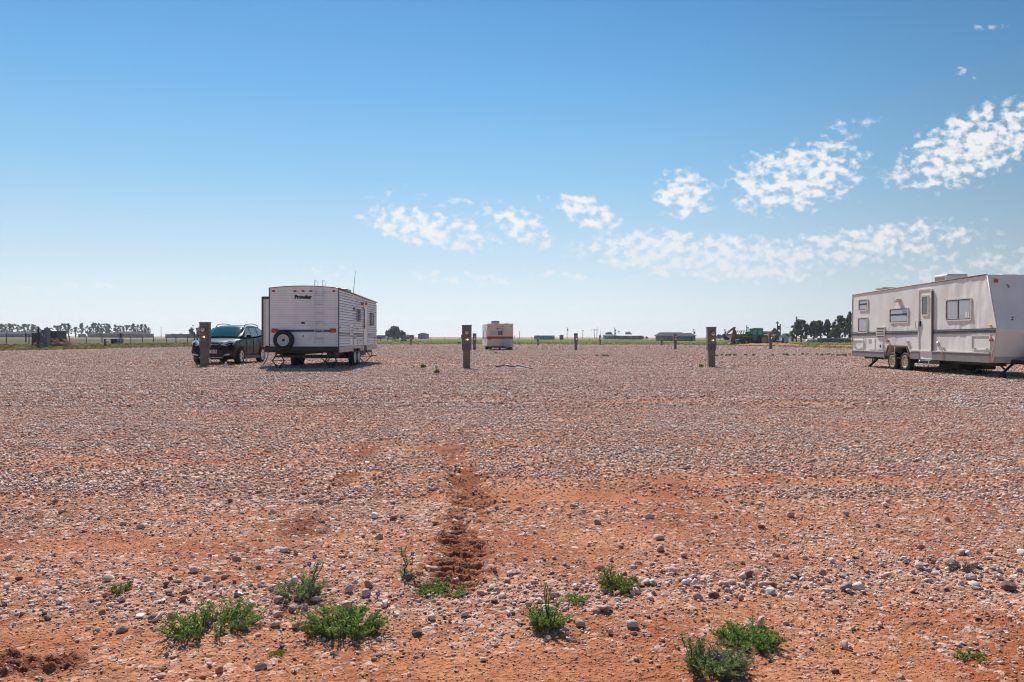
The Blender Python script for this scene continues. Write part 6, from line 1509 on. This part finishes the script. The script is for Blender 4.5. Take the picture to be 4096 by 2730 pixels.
weed('broad low green weed mat at the lower left, the widest weed', 372, 600, 1350, 1482, 120, seed=1, flowers=((552, 1432), (482, 1432)), slope=-.35, name='weed_mat', leaf=.015)
weed('upright green weed with violet flowers left of centre, behind two others', 628, 745, 1290, 1400, 46, weedg, 2, ((625, 1356), (723, 1281), (711, 1297)), (724, 1284))
weed('bushy bright green weed with violet flowers just left of centre', 690, 892, 1348, 1488, 105, seed=3, flowers=((847, 1368), (738, 1437), (810, 1459), (868, 1366)), leaf=.018)
weed('tall thin weed sprig with one violet flower at the tyre track', 912, 952, 1296, 1338, 8, weedg, 4, ((948, 1273),), (928, 1258), dens=.8)
weed('low trailing green weed beside the tyre track', 938, 1092, 1302, 1376, 52, seed=5, flowers=((963, 1319),), slope=.45, leaf=.016)
weed('feathery upright weed with dry tall stalk in the centre foreground', 1206, 1300, 1352, 1480, 50, seed=6, tall=(1262, 1345), leaf=.015)
weed('small green weed between two larger ones, right of centre', 1302, 1350, 1352, 1402, 14, weedm, 7, (), None, leaf=.014)
weed('light green spiky weed standing in the row of stones right of centre', 1362, 1480, 1296, 1372, 40, weedy, 8, (), (1395, 1300), leaf=.020)
weed('greyish weed with two violet flowers at the bottom right', 1560, 1722, 1440, 1575, 80, weedg, 9, ((1652, 1509), (1641, 1542)), (1572, 1455), leaf=.018)
weed('dark green bushy weed at the lower right, behind the flowering greyish one', 1640, 1795, 1405, 1508, 80, seed=10, slope=.2, leaf=.018)
weed('small yellow green weed alone at the left among gravel', 246, 312, 1332, 1370, 16, weedy, 11, (), None, 'small_weed', leaf=.013)
weed('tiny bright green weed near the lower right corner', 2196, 2260, 1470, 1518, 18, weedm, 12, (), None, 'small_weed', leaf=.013)
weed('tiny leaf rosette on bare soil at the bottom left of centre', 618, 656, 1487, 1506, 7, weedy, 13, (), None, 'small_weed', leaf=.012)
weed('dry grey tuft among the stones at the right', 2165, 2240, 1288, 1324, 22, leafmat('dry_tuft', (.10, .09, .06), (.24, .20, .13)), 14, (), None, 'dry_tuft', 'dry tuft', .016, dens=.6)
# small green plants out on the lot
def tuft(sx, sy, w_, lab, mm=weedm, seed=0):
    p = on_ground(sx, sy); R = np.random.default_rng(seed); t = thing('small_plant', p, lab, 'plant', 'small green plants on the gravel lot')
    ww = .72 * w_ * p.y / F; cl = [(np.array([R.uniform(-.5, .5) * ww, R.uniform(-.3, .3) * ww, R.uniform(.02, .09)]), .06 + .12 * ww) for k in range(max(3, int(w_ / 3)))]
    m = crown_mesh(cl, .045, 34, R); m.build('foliage', mm, t, fix=False)
    MB().tube([(0, 0, -.02), (.01, 0, .08)], .006, 5).build('stem', stemm, t)
TU = [(390, 757, 45), (462, 747, 22), (528, 755, 14), (566, 750, 28), (622, 752, 24), (650, 748, 22), (782, 747, 22), (898, 747, 32), (1148, 748, 22), (1325, 745, 76), (1432, 744, 28), (1555, 738, 36), (1608, 738, 34), (1738, 742, 32), (1800, 748, 50), (1880, 741, 74), (1945, 746, 34), (2030, 750, 44), (2115, 752, 66), (2185, 740, 34)]
for i, (cx, cy, cw) in enumerate(TU):
    tuft(2750 + cx / 3.361, 1202 + cy / 3.361, cw / 3.361, f"{ORD[i]} small green plant from the left in the line across the gravel", weedm, i)
for i, (sx, sy, w_, lab, mm) in enumerate([(2806.5, 1472, 13, 'yellow green plant on gravel left of the pedestal near the beige trailer', weedy), (1693, 1474, 18, 'yellow green plant left of the short white pipe', weedy), (1750, 1497, 12, 'small green plant in front of the white pipe cap', weedy), (2415, 1427, 14, 'dark green plant on the gravel right of the middle', weedm), (2388, 1428, 8, 'tiny green plant left of a dark green plant mid lot', weedm), (2430, 1428, 6, 'tiniest green plant right of a dark green plant mid lot', weedm), (1985, 1416, 10, 'faint green plant in front of the small cream trailer', weedy)]):
    tuft(sx, sy, w_, lab, mm, 90 + i)
# orange dry weeds at the left edge
orw = leafmat('orange_dry_weed', (.38, .18, .05), (.58, .32, .10), trans=.2)
def dryw(cx, cy, w_, lab, seed):
    p = on_ground(380 + cx / 9.804, 1280 + cy / 9.804); R = np.random.default_rng(seed); ww = w_ / 9.804 * p.y / F; t = thing('dry_weed', p, lab, 'dry weed')
    cl = [(np.array([R.uniform(-.4, .4) * ww, R.uniform(-.3, .3) * ww, R.uniform(.05, .55) * ww * .8]), ww * .22) for k in range(9)]
    crown_mesh(cl, .06, 40, R).build('foliage', orw, t, fix=False); MB().tube([(0, 0, -.02), (.03, 0, ww * .5)], .02, 5).build('stem', dryst, t)
dryw(1370, 1088, 190, 'bright orange dry weed clump at the lot edge left of the suv', 1); dryw(560, 1085, 200, 'orange dry weeds beside the rusty red post', 2); dryw(1000, 1070, 110, 'faint orange dry weed before the black pump box', 3)
# grass tufts along the edge of the field: one mass
R = np.random.default_rng(77); n = 15000
u = R.uniform(-.78, .78, n); ed = np.interp(u, EU, ED); dd = ed * (.985 + R.random(n) ** 1.6 * .75); x = u * dd; y = dd
keep = y < 235; x = x[keep]; y = y[keep]; n = len(x); hh = R.uniform(.05, .20, n) * (1 + .6 * gnoise(x * .15, y * .1, 5)); wv = R.uniform(.08, .22, n); a = R.random(n) * PI
lx, ly_ = R.normal(0, .08, n), R.normal(0, .08, n)
V = np.stack([np.stack([x - np.cos(a) * wv, y - np.sin(a) * wv, np.full(n, -.02)], -1), np.stack([x + np.cos(a) * wv, y + np.sin(a) * wv, np.full(n, -.02)], -1), np.stack([x + lx + np.cos(a) * wv * .5, y + ly_, hh], -1), np.stack([x + lx - np.cos(a) * wv * .6, y + ly_, hh * .8], -1)], 1).reshape(-1, 3)
gm_, nt_, b_ = new_mat('field_grass'); g1 = nt_.nodes.new('ShaderNodeNewGeometry'); r1 = nt_.nodes.new('ShaderNodeValToRGB'); r1.color_ramp.elements[0].color = (.12, .14, .025, 1); r1.color_ramp.elements[1].color = (.27, .27, .07, 1)
r2 = nt_.nodes.new('ShaderNodeValToRGB'); r2.color_ramp.elements[0].color = (.09, .085, .025, 1); r2.color_ramp.elements[1].color = (.24, .17, .075, 1)
nt_.links.new(g1.outputs['Random Per Island'], r1.inputs[0]); nt_.links.new(g1.outputs['Random Per Island'], r2.inputs[0])
sp_ = nt_.nodes.new('ShaderNodeSeparateXYZ'); nt_.links.new(g1.outputs['Position'], sp_.inputs[0]); mr_ = nt_.nodes.new('ShaderNodeMapRange'); nt_.links.new(sp_.outputs[0], mr_.inputs[0]); mr_.inputs[1].default_value = -50; mr_.inputs[2].default_value = -22
mm_ = nt_.nodes.new('ShaderNodeMix'); mm_.data_type = 'RGBA'; nt_.links.new(mr_.outputs[0], mm_.inputs[0]); nt_.links.new(r2.outputs[0], mm_.inputs[6]); nt_.links.new(r1.outputs[0], mm_.inputs[7]); nt_.links.new(mm_.outputs[2], b_.inputs['Base Color']); b_.inputs['Roughness'].default_value = .8
trb = nt_.nodes.new('ShaderNodeBsdfTranslucent'); nt_.links.new(mm_.outputs[2], trb.inputs[0]); msh = nt_.nodes.new('ShaderNodeMixShader'); msh.inputs[0].default_value = .5; nt_.links.new(b_.outputs[0], msh.inputs[1]); nt_.links.new(trb.outputs[0], msh.inputs[2]); nt_.links.new(msh.outputs[0], nt_.nodes['Material Output'].inputs[0])
m = MB(); m.v = [tuple(q) for q in V]; m.f = [[i * 4, i * 4 + 1, i * 4 + 2, i * 4 + 3] for i in range(n)]; m.sm = [False] * n
tag(m.build('field_grass', gm_, fix=False), kind='stuff')
# single larger rocks and straw
def rock1(x, y, rpx, lab, mm, seed, sq=(1.15, .9, .75)):
    p = gD(x, y); r = rpx * p.y / 1765; o = MB().rock((0, 0, r * .35), r, 3, seed, sq).build('rock', mm); o.location = p; o.rotation_euler = (0, 0, seed); tag(o, lab, 'rock', 'larger rocks in the foreground')
rk1 = mat('tan_rock', (.42, .28, .20), .9, var=.25, scale=30, bump=.5, bscale=60); rk2 = mat('dark_rock', (.15, .095, .075), .9, var=.3, scale=30, bump=.6, bscale=50); rk3 = mat('pale_rock', (.56, .46, .40), .9, var=.25, scale=30, bump=.5, bscale=60)
for i, (x, y, r, lab, mm) in enumerate([(281, 1447, 15, 'round brown rock alone on bare soil at the lower left', rk1), (222, 1445, 9, 'small brown rock left of the round one at the lower left', rk1), (600, 1532, 13, 'reddish rock at the bottom below the broad weed mat', rk1), (2318, 1356, 17, 'dark lumpy rock near the right edge', rk2), (1258, 1470, 9, 'tan rock at the foot of the feathery weed', rk1), (1452, 1443, 14, 'pale rock right of the feathery weed', rk3), (1500, 1338, 11, 'pale block shaped rock right of the spiky weed', rk3), (1333, 1440, 12, 'tan rock between the feathery weed and the spiky weed', rk1), (1640, 1371, 13, 'grey faceted rock right of centre', rk2), (1770, 1362, 15, 'grey lumpy rock in the stone row at the right', rk3), (1920, 1540, 10, 'brown rock in the lower right bare soil', rk2), (2230, 1330, 12, 'large pale stone near the right edge', rk3), (675, 1398, 13, 'pinkish rock at the foot of the upright weed', rk1), (700, 1396, 11, 'second pinkish rock at the foot of the upright weed, more to the right', rk1), (958, 1458, 11, 'dark brown rock in the soil left of the feathery weed', rk2), (2070, 1550, 11, 'dull brown rock at the bottom right edge of the soil', rk1)]):
    rock1(x, y, r, lab, mm, 300 + i)
m = MB(); R = random.Random(5)
for k in range(110):
    y = R.uniform(2.3, 6); x = R.uniform(-.62, .62) * y; z = float(height(np.array([x]), np.array([y]))[0]); a = R.random() * PI; L = R.uniform(.02, .07)
    m.tube([(x, y, z + .012), (x + math.cos(a) * L * .5, y + math.sin(a) * L * .5, z + .02 + R.random() * .01), (x + math.cos(a) * L, y + math.sin(a) * L, z + .010)], .0013, 4)
tag(m.build('straw', mat('straw', (.62, .48, .28), .8), fix=False), kind='stuff')
# ------------------------------------------------------------------ sky, sun, clouds
SUN_EL = math.radians(46); SUN_AZ = math.radians(-15)          # measured from +Y towards +X
sd = Vector((math.sin(SUN_AZ) * math.cos(SUN_EL), math.cos(SUN_AZ) * math.cos(SUN_EL), math.sin(SUN_EL)))
sl = bpy.data.lights.new('sun', 'SUN'); sl.energy = 5.0; sl.angle = math.radians(.53); sl.color = (1, .95, .88)
so = bpy.data.objects.new('sun', sl); COL.objects.link(so)
so.rotation_euler = sd.to_track_quat('Z', 'Y').to_euler(); so.location = sd * 60
w = bpy.data.worlds.new('World'); scn.world = w; w.use_nodes = True
nt = w.node_tree; N = nt.nodes; L = nt.links
bg = N['Background']
sky = N.new('ShaderNodeTexSky'); sky.sky_type = 'NISHITA'; sky.sun_disc = False
sky.sun_elevation = SUN_EL; sky.sun_rotation = SUN_AZ
sky.altitude = 900; sky.air_density = 1.0; sky.dust_density = .6; sky.ozone_density = 2.5
SKYS = .11
EXPO = .32
bg.inputs['Strength'].default_value = SKYS
def M(op, a, c=None, d=None):
    n = N.new('ShaderNodeMath'); n.operation = op
    for i, v in enumerate((a, c, d)):
        if v is None: continue
        if isinstance(v, (int, float)): n.inputs[i].default_value = v
        else: L.new(v, n.inputs[i])
    return n.outputs[0]
def MR(v, a, c, o0=0, o1=1, smooth=False):
    n = N.new('ShaderNodeMapRange'); L.new(v, n.inputs[0]); n.inputs[1].default_value = a; n.inputs[2].default_value = c
    n.inputs[3].default_value = o0; n.inputs[4].default_value = o1
    if smooth: n.interpolation_type = 'SMOOTHSTEP'
    return n.outputs[0]
tc = N.new('ShaderNodeTexCoord'); sx = N.new('ShaderNodeSeparateXYZ'); L.new(tc.outputs['Generated'], sx.inputs[0])
yy = M('MAXIMUM', sx.outputs[1], .05)
U = M('DIVIDE', sx.outputs[0], yy); V = M('DIVIDE', sx.outputs[2], yy)
cv = N.new('ShaderNodeCombineXYZ'); L.new(U, cv.inputs[0]); L.new(V, cv.inputs[1])
def NZ(scale, detail, rough, sy=1.0, sxx=1.0, off=0.0):
    mp = N.new('ShaderNodeMapping'); mp.inputs['Scale'].default_value = (sxx, sy, 1); mp.inputs['Location'].default_value = (off, off * .7, off)
    L.new(cv.outputs[0], mp.inputs[0])
    n = N.new('ShaderNodeTexNoise'); n.inputs['Scale'].default_value = scale; n.inputs['Detail'].default_value = detail; n.inputs['Roughness'].default_value = rough
    L.new(mp.outputs[0], n.inputs['Vector']); return n.outputs['Fac']
K = 4096 / 2353
CL_ = [  # x, y, half width, half height, tilt, weight  (2353-pixel view)
    (990, 528, 165, 44, 10, 1.0), (1195, 522, 95, 42, 28, .9), (1350, 487, 85, 38, 18, .95), (1572, 447, 68, 56, 0, 1.0), (1830, 405, 165, 78, -12, 1.0),
    (2230, 335, 190, 80, -22, 1.05), (1620, 590, 310, 58, 4, 1.0), (1990, 562, 270, 46, -7, .95), (1060, 641, 160, 20, 3, .8), (1285, 632, 90, 14, 5, .78),
    (2230, 610, 240, 46, -6, .75), (740, 622, 160, 18, 4, .65), (140, 662, 200, 14, -3, .7), (500, 641, 110, 9, 2, .65), (1930, 300, 90, 30, -15, .62), (2270, 60, 40, 20, 0, .5), (2230, 165, 60, 22, -10, .5), (1240, 458, 40, 10, 8, .6), (1060, 465, 50, 10, 5, .6), (1000, 490, 190, 55, 8, .5), (300, 700, 260, 7, 1, .6), (900, 690, 300, 8, -1, .55), (1500, 700, 330, 9, 1, .55), (1960, 380, 70, 50, -20, .62)]
mask = None
for x, y, rx, ry, ti, wt in CL_:
    u0 = (x * K - 2048) / F; v0 = (1350 - y * K) / F; a = math.radians(-ti); ca, sa = math.cos(a), math.sin(a)
    du = M('SUBTRACT', U, u0); dv = M('SUBTRACT', V, v0)
    p = M('MULTIPLY_ADD', du, ca * F / K / rx, M('MULTIPLY', dv, sa * F / K / rx))
    q = M('MULTIPLY_ADD', du, -sa * F / K / ry, M('MULTIPLY', dv, ca * F / K / ry))
    r2 = M('ADD', M('MULTIPLY', p, p), M('MULTIPLY', q, q))
    g = M('MULTIPLY', MR(r2, 0, 2.3, 1, 0, True), wt)
    mask = g if mask is None else M('MAXIMUM', mask, g)
puff = NZ(72, 2.0, .5, 1.35, 1.0, 3.1); fine = NZ(170, 3, .6, 1.3, 1.0, 9.0); big = NZ(16, 3, .5, 1.6, 1.0, 5.0)
sm = M('ADD', M('MULTIPLY', puff, .95), M('ADD', M('MULTIPLY', fine, .20), M('MULTIPLY', big, .16)))
cl = MR(M('ADD', M('MULTIPLY', mask, .40), sm), .875, 1.16, 0, 1, True)
cl = M('MULTIPLY', M('MULTIPLY', cl, MR(mask, .25, .8, .3, .94)), MR(V, .095, .15, .60, 1))
veil = M('MULTIPLY', MR(V, .0, .16, .0, 1), 0.0)
CLOUD = .92 * 2 ** -EXPO / SKYS
# sky colour graded a little towards the clean blue of the photograph
def LIN(r, g, b_): return tuple(((c / 255 + .055) / 1.055) ** 2.4 if c > 10 else c / 3294 for c in (r, g, b_))
rp = N.new('ShaderNodeValToRGB'); cr = rp.color_ramp
for i, (z, c) in enumerate(((0, (226, 231, 235)), (.05, (210, 224, 232)), (.10, (188, 213, 229)), (.20, (138, 194, 230)), (.30, (100, 173, 227)), (.40, (72, 150, 214)), (1, (42, 105, 178)))):
    e = cr.elements[i] if i < 2 else cr.elements.new(z)
    e.position = z; e.color = (*LIN(*c), 1)
L.new(sx.outputs[2], rp.inputs[0])
# darker away from the side of the sun
azd = M('ADD', M('MULTIPLY', sx.outputs[0], math.sin(SUN_AZ)), M('MULTIPLY', sx.outputs[1], math.cos(SUN_AZ)))
fall = MR(azd, .55, .97, .60, 1.05, True)
sc1 = N.new('ShaderNodeMix'); sc1.data_type = 'RGBA'; sc1.blend_type = 'MULTIPLY'; sc1.inputs[0].default_value = 1
L.new(rp.outputs[0], sc1.inputs[6]); L.new(M('MULTIPLY', fall, 2 ** -EXPO / SKYS), sc1.inputs[7])
hs = N.new('ShaderNodeMix'); hs.data_type = 'RGBA'; hs.inputs[0].default_value = .85
L.new(sky.outputs[0], hs.inputs[6]); L.new(sc1.outputs[2], hs.inputs[7])
mx = N.new('ShaderNodeMix'); mx.data_type = 'RGBA'
L.new(cl, mx.inputs[0]); L.new(hs.outputs[2], mx.inputs[6]); mx.inputs[7].default_value = (CLOUD, CLOUD * .985, CLOUD * .98, 1)
L.new(mx.outputs[2], bg.inputs['Color'])
vs_ = scn.view_settings
vs_.view_transform = 'Standard'; vs_.look = 'None'; vs_.gamma = 1.0; vs_.exposure = EXPO
try: vs_.use_curve_mapping = False
except Exception: pass
# the air between the lot and the far trees
hz = MB().box(-1500, 1500, -60, 2600, -1.6, 45).build('haze', None)
hm = bpy.data.materials.new('haze'); hm.use_nodes = True; hm.node_tree.nodes.remove(hm.node_tree.nodes['Principled BSDF'])
pv = hm.node_tree.nodes.new('ShaderNodeVolumePrincipled'); pv.inputs['Color'].default_value = (.82, .90, 1, 1); pv.inputs['Density'].default_value = .00022; pv.inputs['Anisotropy'].default_value = .3
hm.node_tree.links.new(pv.outputs[0], hm.node_tree.nodes['Material Output'].inputs['Volume']); hz.data.materials.append(hm); tag(hz, kind='stuff')
scn.cycles.use_denoising = True; scn.cycles.denoising_input_passes = 'RGB_ALBEDO_NORMAL'; scn.cycles.denoising_prefilter = 'ACCURATE'; scn.cycles.filter_width = 1.1
scn.cycles.max_bounces = 6; scn.cycles.diffuse_bounces = 3; scn.cycles.glossy_bounces = 3; scn.cycles.transparent_max_bounces = 6
